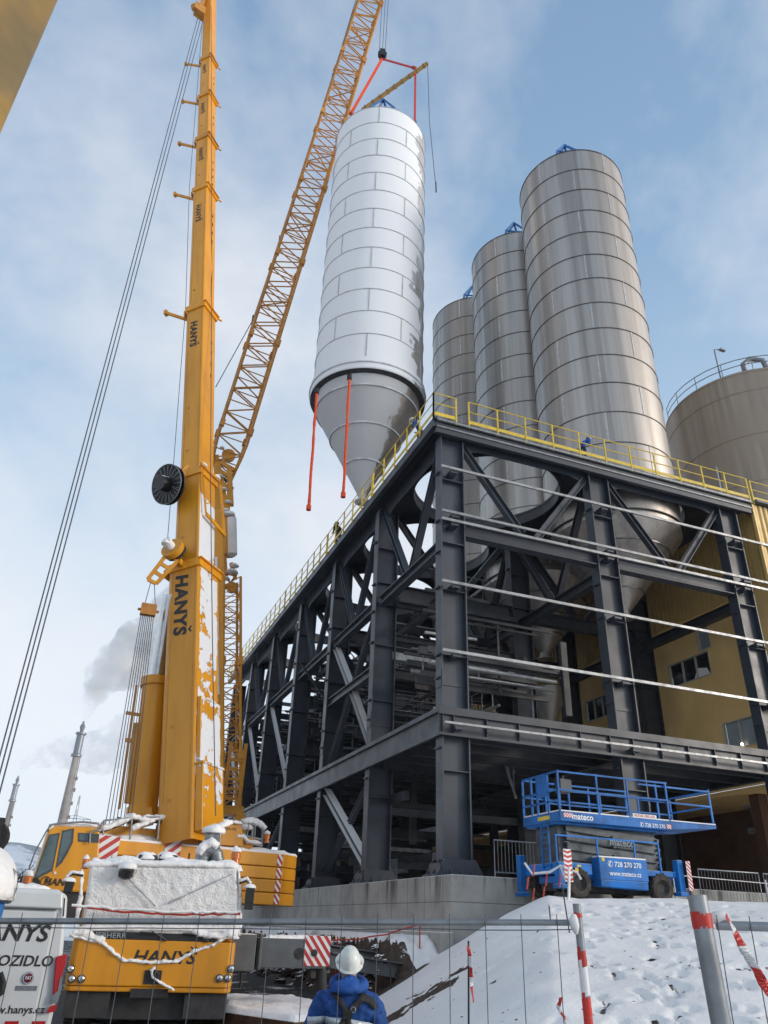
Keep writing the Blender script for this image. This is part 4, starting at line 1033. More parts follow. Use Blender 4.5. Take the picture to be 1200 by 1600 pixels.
mb.lathe(g(198,1361,-.08),[(.01,.07),(.1,.06),(.13,0),(.08,-.12),(.01,-.14)],16); mb.build('front_mirror','blackgloss',CR)
mb=MB(); lump(mb,g(199,1358,-.06),.16,.14,.12,seed=3); mb.build('front_mirror_snow','snow',CR)
for x in (230,262):
    mb=MB(); mb.fbox(g(x,1347,.8),F.e1*.17,F.e2*.12,Vector((0,0,.12))); o=mb.build('roof_lamp','dark',CR,bevel=.03); mb=MB(); lump(mb,g(x,1343,.8),.2,.16,.14,seed=x); mb.build('lamp_snow','snow',o)
def beacon(x,y,pl_,w,parent,s=1.,mat='amber'):
    p=pl_.hit(x,y,w); mb=MB(); mb.lathe(p,[(.01,.14*s),(.05*s,.13*s),(.075*s,.08*s),(.08*s,0),(.01,0)],16); mb.lathe(p,[(.06*s,0),(.07*s,-.1*s),(.01,-.1*s)],12); o=mb.build('beacon',mat,parent)
    s_=MB(); lump(s_,p+Vector((0,0,.10*s)),.075*s,.075*s,.09*s,seed=x); s_.build('beacon_snow','snow',o)
beacon(368,1342,F,.9,CR,1.2); beacon(133,1350,F,.8,CR,.8)
# barrier tape tied across the front
mb=MB(); drape(mb,g(113,1416,-.12),g(376,1427,-.12),.06,.018,30,ns=5,jit=.012); mb.build('barrier_tape','red',CR)
mb=MB(); drape(mb,g(113,1413,-.14),g(376,1424,-.14),.05,.024,30,ns=6,jit=.015); mb.build('tape_snow','snow',CR)
# exhaust
P2=Plane(polar(8.5,18.4),7)
mb=MB(); a=P2.hit(332,1352); a2=P2.hit(333,1302); mb.bar(a-Vector((0,0,.6)),a2,.34,.30,up=F.e2); 
mb.build('exhaust_silencer',paint('corrugated_stainless',(.32,.32,.31),.35,.7,.3,14),CR,bevel=.02)
mb=MB(); pts=[P2.hit(x,y,-.15) for x,y in ((315,1352),(316,1340),(321,1331),(330,1329),(337,1334),(339,1343),(339,1356))]
Q=[]
for p,q in zip(pts,pts[1:]): Q+=[p.lerp(q,k/5) for k in range(5)]
mb.tube(Q+[pts[-1]],.15,14,radii=[.15+.012*((k%2)*2-1) for k in range(len(Q)+1)]); mb.build('exhaust_elbow','galv_clean',CR)
mb=MB(); lump(mb,P2.hit(333,1302),.24,.22,.2,seed=2); snowtube(mb,[P2.hit(312,1338,-.2),P2.hit(319,1326,-.2),P2.hit(330,1318,-.2),P2.hit(339,1326,-.2)],.13,15,9,.3); snowtube(mb,[P2.hit(320,1322,0),P2.hit(330,1306,0),P2.hit(345,1292,0),P2.hit(362,1284,.3)],.08,16,9,.4); mb.build('exhaust_snow','snow',CR)
# superstructure ---------------------------------------------------------
SL=Vector((.80,25.0,0)); SR=Vector((7.15,26.4,0)); saz=-math.degrees(math.atan2(SR.y-SL.y,SR.x-SL.x)); S=Plane(SL,saz)
sh=lambda x,y,w=0:S.hit(x,y,w)
LN=(SR-SL).length
tiers=[(2.28,2.62,.0),(2.64,3.0,0),(3.02,3.36,0),(3.38,3.76,0)]
umid=S.hit(440,1370).x; u1=(S.hit(441,1370)-S.at(0,0)).dot(S.e1); u2=(S.hit(471,1370)-S.at(0,0)).dot(S.e1)
for i,(z0,z1,_) in enumerate(tiers):
    mb=MB(); ul=1.9 if i==0 else -.05
    poly=[S.at(ul,z0,0),S.at(u1,z0,0),S.at(u2,z0,.42),S.at(u2+.05,z0,2.6),S.at(ul,z0,2.6)]
    mb.prism(poly,(0,0,z1-z0)); mb.build('counterweight_slab','orange_clean',CR,bevel=.025)
mb=MB(); S.box(mb,.0,u1-.3,.10,2.4,2.3,3.74); mb.build('counterweight_core','dark',CR)
mb=MB(); S.box(mb,3.1,4.9,-.05,0,2.26,2.58); S.box(mb,1.9,3.0,-.04,0,2.26,2.6); mb.build('access_panel','orange_clean',CR,bevel=.02)
for x in (172,294,):
    p=sh(x,1350,-.01); mb=MB(); mb.box(p.x-.015,p.x+.015,p.y-.015,p.y+.01,p.z-.4,p.z+.3); mb.build('latch_bar','black',CR)
o0=sh(143,1341,-.004); hazard('hazard_plate',CR,o0,S.e1,(0,0,1),.70,.62,2.2,slant=.75)
o0=sh(255,1341,-.004); hazard('hazard_plate',CR,o0,S.e1,(0,0,1),.50,.60,2.2,slant=.75)
for i,(z0,z1,_) in enumerate(tiers): hazard('hazard_plate',CR,S.at(u1-.24,z0+.03,-.004),S.e1,(0,0,1),.20,z1-z0-.05,1.4,slant=-1.2,th=.01)
mb=MB()
for i in range(30):
    u=i/29*(u1); 
    pass
snowtube(mb,[S.at(-.05,3.77,.12),S.at(u1,3.77,.12),S.at(u2,3.76,.55),S.at(u2,3.76,1.2)],.075,20,8,.35,steps=18)
for w_ in (.5,1.1,1.8): snowtube(mb,[S.at(-.05,3.74,w_),S.at(u2-.1,3.74,w_+.3)],.24,21+w_,8,.3,steps=14)
mb.build('counterweight_snow','snow',CR)
# slewing platform, winches and boom foot frame
mb=MB(); S.box(mb,.4,u2-1.6,.5,4.5,3.2,4.2); poly=[sh(x,y,.35) for x,y in ((308,1318),(305,1280),(318,1277),(352,1284),(376,1287),(379,1300),(380,1322))]; mb.prism(poly,S.e2*.06); mb.prism([p+S.e2*1.6 for p in poly],S.e2*.06)
mb.build('slewing_platform','orange',CR)
mb=MB()
for x0,x1,y0,y1,w_ in ((291,304,1283,1305,.4),(277,312,1300,1318,.2),(255,280,1290,1308,.5),(150,180,1290,1312,.6)):
    a=sh(x0,y1,w_);b=sh(x1,y0,w_); mb=MB(); mb.fbox((a+b)/2+S.e2*.25,S.e1*(b-a).dot(S.e1)/2,S.e2*.25,Vector((0,0,(b.z-a.z)/2))); mb.build('winch_housing','orange',CR,bevel=.03)
mb=MB(); c=sh(262,1298,.5); mb.tube([c-S.e1*.3,c+S.e1*.9],.28,16); mb.build('winch_drum','dark',CR)
text('www.hanys.cz',.11,sh(346,1293,.345),S.e1,(0,0,1),'blacktxt','platform_lettering',CR,bold=.01,wscale=1.2)
mb=MB()
for k in range(7):
    pts=[sh(158+k*3,1300-k*1.5,.1+k*.1),sh(185,1290-k*2,.1+k*.1),sh(207,1280+k*1.2,.1+k*.1),sh(225,1283-k,.1+k*.12),sh(250,1285-k*1.3,.2),sh(290+k*6,1276+k,.3)]
    mb.tube(pts,.04,7)
mb.build('hydraulic_hose','dark',CR)
mb=MB(); 
snowtube(mb,[sh(158,1297,.1),sh(185,1287,.1),sh(207,1276,.1),sh(220,1281,.1),sh(250,1278,.2),sh(300,1274,.3)],.11,30,9,.6,steps=9)
snowtube(mb,[sh(205,1297,.1),sh(225,1288,.1),sh(238,1283,.1),sh(246,1276,.2)],.09,31,8,.6,steps=7)
snowtube(mb,[sh(278,1301,.1),sh(312,1303,.1)],.09,32,8,.4,steps=8); snowtube(mb,[sh(305,1278,.3),sh(345,1282,.3),sh(378,1287,.3)],.06,33,8,.4,steps=8)
lump(mb,sh(297,1284,.6),.28,.24,.3,seed=5); lump(mb,sh(262,1291,.6),.3,.2,.15,seed=6)
mb.build('hose_snow','snow',CR)
mb=MB()
for x in (160,203,246): mb.tube([sh(x,1312,.05),sh(x+3,1281,.05)],.03,6)
mb.tube([sh(150,1296,.05),sh(163,1282,.05),sh(205,1278,.05),sh(250,1276,.05)],.03,6); mb.tube([sh(138,1322,.0),sh(139,1302,.0),sh(148,1297,.05),sh(162,1298,.1)],.03,6)
mb.build('guard_rail','galv',CR)
# snowy basket right
mb=MB()
B=[(378,1284),(410,1292),(414,1288),(409,1322),(372,1316),(374,1300),(390,1308),(410,1312)]
P=[sh(x,y,.7) for x,y in B]
mb.tube([P[0],P[1],P[3],P[4],P[0]],.03,6); mb.tube([P[2],P[3]],.03,6); mb.tube([P[5],P[6],P[7]],.04,6)
for k in range(3):
    mb.tube([P[0].lerp(P[1],k/3),P[4].lerp(P[3],k/3)],.02,5)
mb.tube([p+S.e2*.8 for p in (P[0],P[1],P[3],P[4],P[0])],.03,6); mb.build('work_basket','galv',CR)
mb=MB(); snowtube(mb,[P[0],sh(395,1283,.9),P[1],sh(413,1296,.7)],.12,35,8,.5,steps=6); snowtube(mb,[P[0]+S.e2*.8,P[1]+S.e2*.8],.14,36,8,.5); snowtube(mb,[sh(369,1306,.4),sh(380,1308,.4),sh(386,1316,.4),sh(408,1318,.5)],.08,37,8,.5); mb.build('basket_snow','snow',CR)
beacon(278,1283,S,.2,CR,1.0,'red'); beacon(417,1310,S,.6,CR,1.3); beacon(277,1302,S,.1,CR,.8,'red')
# operator's cab -----------------------------------------------------------
KP=Plane(polar(1.0,23.3),-4)
kh=lambda x,y,w=0:KP.hit(x,y,w)
cabp=[(46,1392),(50,1380),(77,1296),(84,1291),(150,1293),(156,1300),(152,1395)]
mb=MB(); mb.prism([kh(x,y) for x,y in cabp][::-1],KP.e2*1.0); co=mb.build('operator_cab','orange_clean',CR,bevel=.04)
def glassp(pts,mat='smoked',off=-.012,nm='window',par=None):
    mb=MB(); mb.prism([kh(x,y,off) for x,y in pts][::-1],KP.e2*.01); return mb.build(nm,mat,par or co)
glassp([(53,1376),(53,1371),(77,1304),(94,1301),(83,1360)])
glassp([(87,1357),(97,1298),(116,1294),(114,1316),(106,1333),(97,1348)])
glassp([(122,1301),(155,1303),(154,1317),(122,1315)])
glassp([(56,1370),(78,1306),(91,1304),(81,1357)],'winlight',-.022,'pane'); glassp([(90,1350),(99,1301),(112,1297),(111,1314),(104,1328),(97,1341)],'winlight',-.022,'pane'); glassp([(124,1303),(137,1304),(137,1313),(124,1312)],'winlight',-.022,'pane')
for ch in co.children:
    if ch.name.startswith('pane'): ch.data.materials.clear(); ch.data.materials.append(paint('cab_glass_tint',(.07,.11,.12),.1,0,.3,3))
glassp([(82,1362),(94,1301),(96.5,1300),(85.5,1360)],'orange_clean',-.02,'pillar'); glassp([(84,1366),(88,1366),(88,1362),(84,1362)],'whitetxt',-.02,'handle')
text('HANYŠ',.17,kh(93,1379,-.016),KP.e1,(0,0,1),'blacktxt','cab_lettering',co,bold=.02,wscale=1.0,shear=.15)
mb=MB(); c=kh(71,1377,-.02); mb.lathe(c,[(.10,0),(.12,0),(.12,.01),(.10,.01)],20,axis=-KP.e2); mb.fbox(c,KP.e1*.012,KP.e2*.005,Vector((0,0,.07))); mb.fbox(c+KP.e1*.04,KP.e1*.012,KP.e2*.005,Vector((0,0,.05))); mb.build('round_emblem','blacktxt',co)
mb=MB(); c=kh(55,1379,-.05); mb.tube([c,c+KP.e2*.04],.11,16); mb.build('work_lamp','black',co)
mb=MB(); mb.tube([kh(x,y,.2) for x,y in ((74,1300),(78,1289),(90,1287),(130,1284),(155,1287))],.03,6); mb.tube([kh(x,y,.5) for x,y in ((40,1372),(55,1330),(74,1296),(84,1287))],.02,6); mb.tube([kh(x,y,-.1) for x,y in ((140,1318),(141,1303),(147,1297),(155,1298))],.03,6); mb.build('cab_rail','galv',co)
beacon(42,1380,KP,.0,CR,1.6)
mb=MB(); KP.box(mb,-.2,2.2,.1,1.2,1.7,2.35); mb.build('cab_bracket','dark',CR)
mb=MB(); snowtube(mb,[kh(84,1290,.4),kh(152,1291,.4)],.07,40,8,.4,steps=8); mb.build('cab_snow','snow',co)
# main boom ---------------------------------------------------------------
ha=R(-40); AX=Vector((math.sin(ha)*.164,math.cos(ha)*.164,1)).normalized()
B0=Vector((3.66,25.7,3.0)); nn=Vector((math.sin(R(132)),math.cos(R(132)),0)); Yb=(nn-AX*nn.dot(AX)).normalized(); Xb=Yb.cross(AX)
BM=Matrix((Xb,Yb,AX)).transposed().to_4x4(); BM.translation=B0-Vector((C1.x,C1.y,0))
def bw(x,y,z): return B0+Xb*x+Yb*y+AX*z
secs=[(.8,10.45,1.42),(10.4,14.75,1.16),(14.6,24.5,1.04),(24.4,33.9,.94),(33.8,38.8,.87),(38.7,43.4,.81),(43.3,47.9,.75),(47.8,60.,.68)]
def L2z(z): return z
for i,(z0,z1,a) in enumerate(secs):
    mb=MB(); h=a/2; bv=a*.10
    poly=[(h,h-bv*.4),(h-bv*.4,h),(-h+bv*.4,h),(-h,h-bv*.4),(-h,-h*.5)]+[(-h*math.cos(t),-h*.5-h*.62*math.sin(t)) for t in [R(15*k) for k in range(1,12)]]+[(h,-h*.5)]
    n=len(poly); ztop=[(x,y,z1) for x,y in poly]; zb=[(x,y,z0) for x,y in poly]
    vs=zb+ztop
    for k in range(n):
        q=(k+1)%n; mat=1 if (k==1 and i<3) else 0
        mb.add([zb[k],zb[q],ztop[q],ztop[k]],[(0,3,2,1)],mat,smooth=(k>4))
    mb.add(ztop,[tuple(range(n))][::-1])
    se=mb.build('boom_section',['orange_clean','boomsnow'],CR,matrix=BM)
    # collar
    cm=MB(); zc=z1
    for (x0,x1,y0,y1) in ((-h-.05,h+.05,h+.002,h+.07),(h+.002,h+.07,-h*.9,h+.002),(-h-.07,-h-.002,-h*.9,h+.002),(-h*.8,h*.8,-h*1.25,-h*1.12)): cm.box(x0,x1,y0,y1,zc-.32,zc)
    cm.box(-h-.1,h+.1,h+.002,h+.16,zc-.06,zc-.02)
    if i>=2:
        cm.bar((h*.2,-h*1.2,zc-.3),(h*.9,-h*1.2-.95,zc+.28),.09,.14); cm.box(h*.7,h*1.1,-h*1.2-1.05,-h*1.2-.9,zc+.16,zc+.42)
        cm.bar((-h,h,zc-.1),(-h-.35,h+.12,zc-.02),.06,.08)
    cm.build('boom_collar','orange_clean',CR,matrix=BM)
    wm=MB(); wm.box(h+.001,h+.008,-h*.52,-h*.49,z0,z1-.35); wm.box(h+.001,h+.008,h*.78,h*.80,z0,z1-.35)
    for q in range(2 if i<3 else 1): wm.box(h+.001,h+.012,-h*.3,-h*.3+.12,z0+1.2+q*2.3,z0+1.28+q*2.3)
    wm.build('weld_seam','jib',CR,matrix=BM)
    if i in (2,3,4,5,6):
        pm=MB()
        for k in range(4 if i<5 else 2): pm.box(-h*.35,-h*.25,h,h+.02,z1-2.2-k*.7,z1-2.0-k*.7)
        pm.build('pin_marks','dark',CR,matrix=BM)
def boomtext(zc,h,i,nm='boom_lettering'):
    a=secs[i][2]/2; p=bw(a,-a*.02,zc)
    text('HANYŠ',h,p,-AX,Yb,'blacktxt',nm,CR,bold=.05 if h>.3 else .04,shear=.12,space=1.12,th=.006)
boomtext(8.75,.50,0); boomtext(22.6,.34,2); boomtext(31.6,.30,3); boomtext(37.0,.26,4); boomtext(41.8,.24,5); boomtext(46.4,.22,6)
mb=MB()
zj=10.45; h=.71
snowtube(mb,[bw(-h,h+.06,zj),bw(h,h+.06,zj-.0)],.07,50,8,.3); lump(mb,bw(-.5,.62,14.8),.2,.2,.2,seed=4); lump(mb,bw(.45,.62,14.8),.16,.16,.2,seed=7)
mb.build('boom_ledge_snow','snow',CR)
# lower box plates on the back of the boom
mb=MB(); mb.box(-.62,.62,.72,.98,1.0,3.05); mb.box(-.66,.66,.72,1.02,2.98,3.06); mb.build('boom_foot_plate','boomsnow_sparse',CR,matrix=BM,bevel=.02)
mb=MB(); mb.box(-.62,.62,.72,.86,3.1,5.2); mb.build('boom_back_plate','boomsnow_thin',CR,matrix=BM,bevel=.02)
# side pipe frame across the boom top (cross bar with legs)
mb=MB()
a=bw(-.62,.72,14.75);b=bw(.62,.72,14.75);c=bw(-1.05,.75,12.3);d=bw(.35,.75,12.55)
mb.bar(bw(.6,.66,14.7),bw(.38,.75,12.6),.05,.07); mb.bar(c,d,.10,.12); mb.bar(bw(-.75,.7,14.6),bw(-1.0,.75,12.4),.08,.10); mb.bar(bw(-.62,.68,14.8),bw(.7,.68,14.8),.10,.1); mb.build('rope_guide_frame','orange',CR)
# cable drum
dr=atD(266,758,27.0); dn=(Vector((-.72,-.52,-.25))).normalized()
mb=MB(); mb.disc(dr,dn,.80,.06,36); mb.disc(dr+dn*.18,dn,.80,.03,36)
for k in range(20):
    t=2*math.pi*k/20; x=dn.orthogonal().normalized(); y=dn.cross(x); q=x*math.cos(t)+y*math.sin(t); mb.bar(dr+dn*.2+q*.34,dr+dn*.215+q*.76,.05,.03,up=dn)
mb.disc(dr+dn*.3,dn,.30,.5,24); mb.build('cable_drum','blackgloss',CR)
mb=MB()
for k in range(20):
    t=2*math.pi*(k+.5)/20; q=x*math.cos(t)+y*math.sin(t); mb.bar(dr+dn*.2+q*.36,dr+dn*.20+q*.74,.018,.012,up=dn)
mb.tube([dr+dn*.2+(x*math.cos(2*math.pi*k/36)+y*math.sin(2*math.pi*k/36))*.8 for k in range(37)],.02,5); mb.build('drum_spokes','galv_clean',CR)
mb=MB(); mb.bar(dr-dn*.03,bw(.5,0,14.9),.2,.3); mb.bar(dr,bw(.4,-.3,15.2),.1,.1); mb.build('drum_bracket','orange',CR)
# auxiliary sheave nose and hanging rope fall
nh=lambda x,y,D=26.3: atD(x,y,D)
mb=MB(); c=nh(270,858); mb.disc(c,Vector((-.6,-.6,.25)),.42,.22,26); mb.build('nose_sheave','orange',CR)
mb=MB(); mb.disc(c+Vector((.14,.12,-.04)),Vector((-.6,-.6,.25)),.40,.1,24); mb.build('sheave_groove','black',CR)
mb=MB(); lump(mb,c+Vector((-.28,-.28,.0)),.18,.18,.2,seed=9); mb.disc(c+Vector((-.2,-.2,.08)),Vector((-.6,-.6,.25)),.18,.35,16); mb.build('sheave_cap','snow',CR)
mb=MB()
for a,b in (((231,905),(262,864)),((244,912),(278,876)),((231,905),(244,912)),((240,892),(253,901)),((250,880),(265,889)),((262,864),(278,876))): mb.bar(nh(*a),nh(*b),.08,.13)
mb.bar(nh(278,876),bw(.7,0,10.3),.2,.2); mb.bar(nh(262,866),bw(.7,-.2,11.2),.2,.2); mb.build('nose_bracket','orange',CR)
hp=nh(232,953,26.4)
fb=MB(); fb.fbox(hp,(.26,.0,0),(0,.12,0),(0,0,.2)); fb.tube([hp+Vector((-.36,0,-.02)),hp+Vector((.36,0,-.02))],.05,8); fb.build('rope_anchor','jib',CR)
mb=MB()
for s in(-.16,.2): mb.tube([hp+Vector((s,0,.2)),nh(236 if s<0 else 241,908)],.014,5)
bot=nh(181,1292,26.4)
for k in range(8): mb.tube([hp+Vector((-.22+.06*k,.0,-.1)),Vector((bot.x-.30+.11*k,bot.y,3.6))],.013,4)
mb.build('hoist_rope','rope',CR)
# luffing cylinder
mb=MB(); a=atD(222,1278,27.3);b=atD(244,1063,27.6); d=(b-a).normalized(); mb.tube([a,b],.46,20); mb.tube([b-d*.25,b+d*.04],.53,20); mb.tube([a,a+d*.3],.52,20); mb.build('luffing_cylinder','orange_clean',CR)
mb=MB(); mb.tube([b,atD(266,930,26.9)],.26,16); mb.build('piston_rod','chrome',CR)
mb=MB(); o_=Vector((-.5,-.1,0)); mb.tube([a+o_+d*.4,b+o_*.96-d*1.6],.12,10); mb.tube([a+o_*1.5+d*.2,b+o_*1.3-d*.3],.045,7); mb.bar(b+o_*1.6-d*2.2,b+o_*.8-d*2.2,.1,.12); mb.bar(b+o_*1.8-d*1.3,b+o_*.8-d*1.3,.08,.1); mb.build('cylinder_pipe','orange',CR)
mb=MB(); mb.bar(atD(199,1285,27),atD(238,1275,27),.6,.5); mb.build('cylinder_foot','orange',CR)
# hoist ropes to the side
tp=[atD(x,y,32.0) for x,y in ((309,28),(313,30),(317,34))]; 
gp=[atD(x,y,21.5) for x,y in ((-22,1262),(-16,1268),(-10,1275))]
tp0=bw(.3,-.6,58.2)
for k in range(3):
    mb=MB(); mb.tube([tp[k],gp[k]],.022,5); mb.build('hoist_rope','rope',CR)
mb=MB(); mb.tube([atD(316,38,32),atD(296,292,30.5),atD(290,480,29),atD(270,740,27.5),atD(262,840,26.6)],.014,5); mb.tube([atD(330,10,30.5),atD(331,420,29),atD(329,760,26.4),atD(332,1000,24.6),atD(337,1275,24.8)],.018,5); mb.build('boom_cable','rope',CR)
mb=MB(); c=atD(312,18,31.6); mb.fbox(c,(.35,.1,0),(0,.3,0),(0,0,.35)); mb.disc(c+Vector((-.3,-.1,.1)),(.4,1,0),.3,.25,16); mb.bar(c,bw(.1,-.2,58),.3,.4); mb.build('rooster_sheave','jib',CR)
hb2=thing('hook_block','black crane hook block at the left edge, hung on three long ropes','hook block',tuple(atD(-12,1300,21.5)))
mb=MB(); c=atD(-12,1308,21.5); mb.disc(c,(.2,1,0),.36,.26,20); mb.fbox(c,(.18,0,0),(0,.2,0),(0,0,.42)); mb.build('sheave_housing','black',hb2)
mb=MB(); mb.tube([c+Vector((.17*math.sin(t),0,-.6+.17*math.cos(t))) for t in [k*.5 for k in range(10)]],.05,8); mb.build('hook','black',hb2)
# outrigger: grey beam with jack, chequered plate
OG=Plane(polar(15,17.2),4)
oh=lambda x,y,w=0:OG.hit(x,y,w)
def opx(mb,x0,x1,y0,y1,w0,w1,m=0):
    a=oh(x0,y1,w0);b=oh(x1,y0,w0); mb.fbox((a+b)/2+OG.e2*(w1-w0)/2,OG.e1*(b-a).dot(OG.e1)/2,OG.e2*(w1-w0)/2,Vector((0,0,(b.z-a.z)/2)),m)
mb=MB(); opx(mb,399,510,1468,1512,.1,.6); mb.build('outrigger_beam','grey',CR,bevel=.015)
mb=MB(); opx(mb,340,402,1460,1517,.0,.7); opx(mb,402,412,1458,1514,.02,.68); mb.build('outrigger_box','grey',CR,bevel=.015)
hazard('hazard_plate',CR,oh(474,1509,.098),OG.e1,(0,0,1),.52,.52,2.6,slant=-1.3,th=.015)
mb=MB(); c=oh(491,1489,.075); mb.disc(c,OG.e2,.065,.02,18); c=oh(468,1490,.095); mb.disc(c,OG.e2,.10,.02,18); mb.build('pin_hole','black',CR)
mb=MB(); snowtube(mb,[oh(372,1463,.2),oh(400,1463,.2)],.05,60,8,.3); snowtube(mb,[oh(413,1466,.25),oh(500,1467,.25)],.06,61,8,.25,steps=12); mb.build('outrigger_snow','snow',CR)
mb=MB(); a=oh(501,1510,.3); b=oh(503,1552,.3); mb.tube([a,b],.11,14); mb.tube([b,b+Vector((0,0,-.25))],.07,12,m=1); mb.fbox(b+Vector((0,0,-.3)),(.3,0,0),(0,.3,0),(0,0,.06)); mb.fbox(a+Vector((-.16,0,-.1)),(.05,0,0),(0,.08,0),(0,0,.1)); mb.build('jack_leg',['dark','chrome'],CR)
mb=MB(); p=oh(378,1518,.1); mb.tube([p,p+Vector((0,0,-.25))],.03,6); mb.build('lock_pin','black',CR)
# ================================================================ lattice crane behind
C2=Vector((6.6,40.2,0))
LC=thing('lattice_crane','second crane behind with thin orange lattice jib lifting the white silo','crane',(C2.x,C2.y,0))
def jp(t): return Vector((5.1+5.6*t,39.7-7.9*t,30.1+47.2*t))
lattice(jp(-.105),jp(1.0),1.8,64,(1,0,0),.09,.047,LC,taper=(.04,.7),dp=1.8)
mb=MB(); a=jp(-.04);b=jp(1.0); o_=Vector((-1.5,.2,.0))
mb.tube([atD(337,605,41),atD(395,500,40),atD(437,375,39),atD(480,255,38),atD(520,120,36),atD(556,0,35)],.03,5); 
for (x,y,D) in ((395,500,40),(437,375,39),(480,255,38),(520,120,36)): q=atD(x,y,D); mb.tube([q-Vector((0,0,.4)),q+Vector((0,0,.4))],.08,6)
mb.build('jib_pendant','rope',LC)
mb=MB(); c=jp(1.0); mb.disc(c+Vector((.2,0,.3)),(.5,1,0),.5,.3,20); mb.fbox(c,(.5,0,0),(0,.5,0),(0,0,.6)); mb.build('jib_head','jib',LC)
# mast
MZ=lambda x,y,D=40.0: atD(x,y,D)
ma=MZ(358,1262); mbt=MZ(360.5,905); lattice(ma,mbt,.92,20,(0,1,0),.075,.03,LC,mat='orange')
mb=MB(); 
bl=(ma-Vector((0,0,1.2))); mb.fbox(ma-Vector((0,0,.15)),(.62,0,0),(0,.5,0),(0,0,.2)); 
for s in(-.5,.5): mb.disc(ma+Vector((s,-.3,-.45)),(0,1,0),.24,.5,16)
for s in(-.38,.38): mb.box(ma.x+s-.08,ma.x+s+.08,ma.y-.5,ma.y-.42,ma.z+.1,ma.z+3.0)
for k in range(6): mb.box(ma.x-.3,ma.x+.3,ma.y-.5,ma.y-.42,ma.z+.3+k*.45,ma.z+.42+k*.45)
mb.build('mast_foot','orange',LC)
# retracted second boom
s0=MZ(334.5,1262,38.6); s1=MZ(336,800,38.6)
mb=MB(); mb.bar(s0+Vector((0,0,.2)),s1,.82,.8,up=(0,1,0)); mb.build('boom_section','orange_clean',LC,bevel=.08)
mb=MB(); q0=MZ(335,1225,38.6);q1=MZ(335,1236,38.6); mb.tube([q0+Vector((0,0,-.9)),q0],.48,14); mb.tube([q0-Vector((0,0,.05)),q0+Vector((0,0,.05))],.54,14); mb.build('boom_foot','orange_clean',LC)
mb=MB()
for (y0,y1,wd) in ((1100,1145,.3),(1080,1096,.2),(1150,1165,.2),(1205,1232,.5),(1000,1085,.33),(930,1000,.3),(870,930,.2)):
    a=MZ(338,y0,38.1);b=MZ(338,y1,38.1); H=(a-b).length
    snowsheet(mb,b+Vector((-wd/2,-.0,0)),b+Vector((wd/2,0,0)),a+Vector((-wd/2*.7,0,0)),a+Vector((wd/2*.6,0,0)),.03,8,14,.03,3,seed=y0)
mb.build('boom_snow','snow',LC)
# head joint: links, cylinder, platforms
mb=MB()
for a,b,wd in (((336,715),(345,800),.28),((338,712),(356,805),.26),((345,800),(353,900),.22),((337,760),(344,830),.3),((358,735),(361,790),.3),((360,730),(356,800),.22),((347,835),(346,905),.35),((340,720),(366,735),.22),((343,735),(362,748),.2),((345,755),(364,765),.22),((344,775),(360,785),.25),((345,812),(362,806),.25),((336,800),(352,812),.3),((361,880),(368,905),.2),((350,880),(349,905),.25),((349,893),(370,897),.24),((349,915),(371,922),.18),((338,860),(347,880),.26)):
    mb.bar(MZ(*a),MZ(*b),wd,wd)
for (x,y,r) in ((342,800,.35),(356,806,.3),(357,712,.4),(347,826,.35),(359,858,.25),(362,918,.3)): mb.disc(MZ(x,y),(.2,1,0),r,.3,16)
mb.build('jib_joint','orange',LC)
mb=MB()
for a,b in (((343,742),(362,760)),((362,738),(345,765)),((345,770),(360,790)),((342,835),(352,850)),((352,832),(344,850)),((342,850),(352,870)),((349,900),(370,920)),((370,898),(350,922)),((350,870),(350,905))): mb.tube([MZ(*a),MZ(*b)],.05,5)
mb.build('joint_bracing','dark',LC)
mb=MB(); a=MZ(357,812);b=MZ(358,868); mb.tube([a,b],.38,16); mb.build('luffing_cylinder','orange_clean',LC)
mb=MB(); mb.tube([a+Vector((.12,-.2,0)),b+Vector((.12,-.2,0))],.30,12); 
for (x,y,s) in ((357,806,.4),(352,800,.3),(344,745,.2),(362,895,.35),(352,905,.25),(345,900,.25),(350,765,.2),(366,885,.25),(356,785,.2),(347,700,.15)): mb_=MB(); lump(mb_,MZ(x,y,39.7),s,s,s*.7,seed=x); mb_.build('snow_clump','snow',LC)
mb.build('joint_snow','snow',LC)
mb=MB(); mb.box(C2.x-2.2,C2.x+1.6,C2.y-1.2,C2.y+3,.9,6.0); mb.box(C2.x-3.6,C2.x+2.5,C2.y-1.6,C2.y+4,.0,.9); mb.build('crane_base','orange',LC)
# ================================================================ scissor lift
SCL=thing('scissor_lift','blue scissor lift with railed platform parked on the snow bank in front of the frame','scissor lift',(14.2,19.3,2.6))
Yf,Yk=18.4,20.3; X0,X1,X2=12.25,15.9,17.55
def fb(mb,x0,x1,z0,z1,y0=Yf,y1=Yk,m=0): mb.box(x0,x1,y0,y1,z0,z1,m)
mb=MB(); fb(mb,X0,X1,4.42,4.67); fb(mb,X0+.02,X1,4.36,4.418,Yf+.15,Yk-.15); mb.build('platform','blue',SCL,bevel=.015)
mb=MB(); mb.prism([(X1-.6,Yf+.04,4.67),(X2,Yf+.04,4.72),(X2,Yf+.04,4.58),(X1+.0,Yf+.04,4.46),(X1-.6,Yf+.04,4.46)],(0,Yk-Yf-.08,0)); mb.build('platform_extension','blue',SCL)
mb=MB(); fb(mb,X0+.01,X2-.02,4.675,4.70,Yf+.02,Yk-.02); mb.build('platform_snow','snow',SCL)
def rails(x0,x1,posts,y,z0,z1,zs=None):
    mb=MB(); zs=zs or [z1,(z0+z1)/2+.05]
    for x in posts: mb.box(x-.025,x+.025,y-.02,y+.02,z0,z1)
    for z in zs: mb.box(x0,x1,y-.022,y+.022,z-.022,z+.022)
    mb.build('guard_rail','blue',SCL)
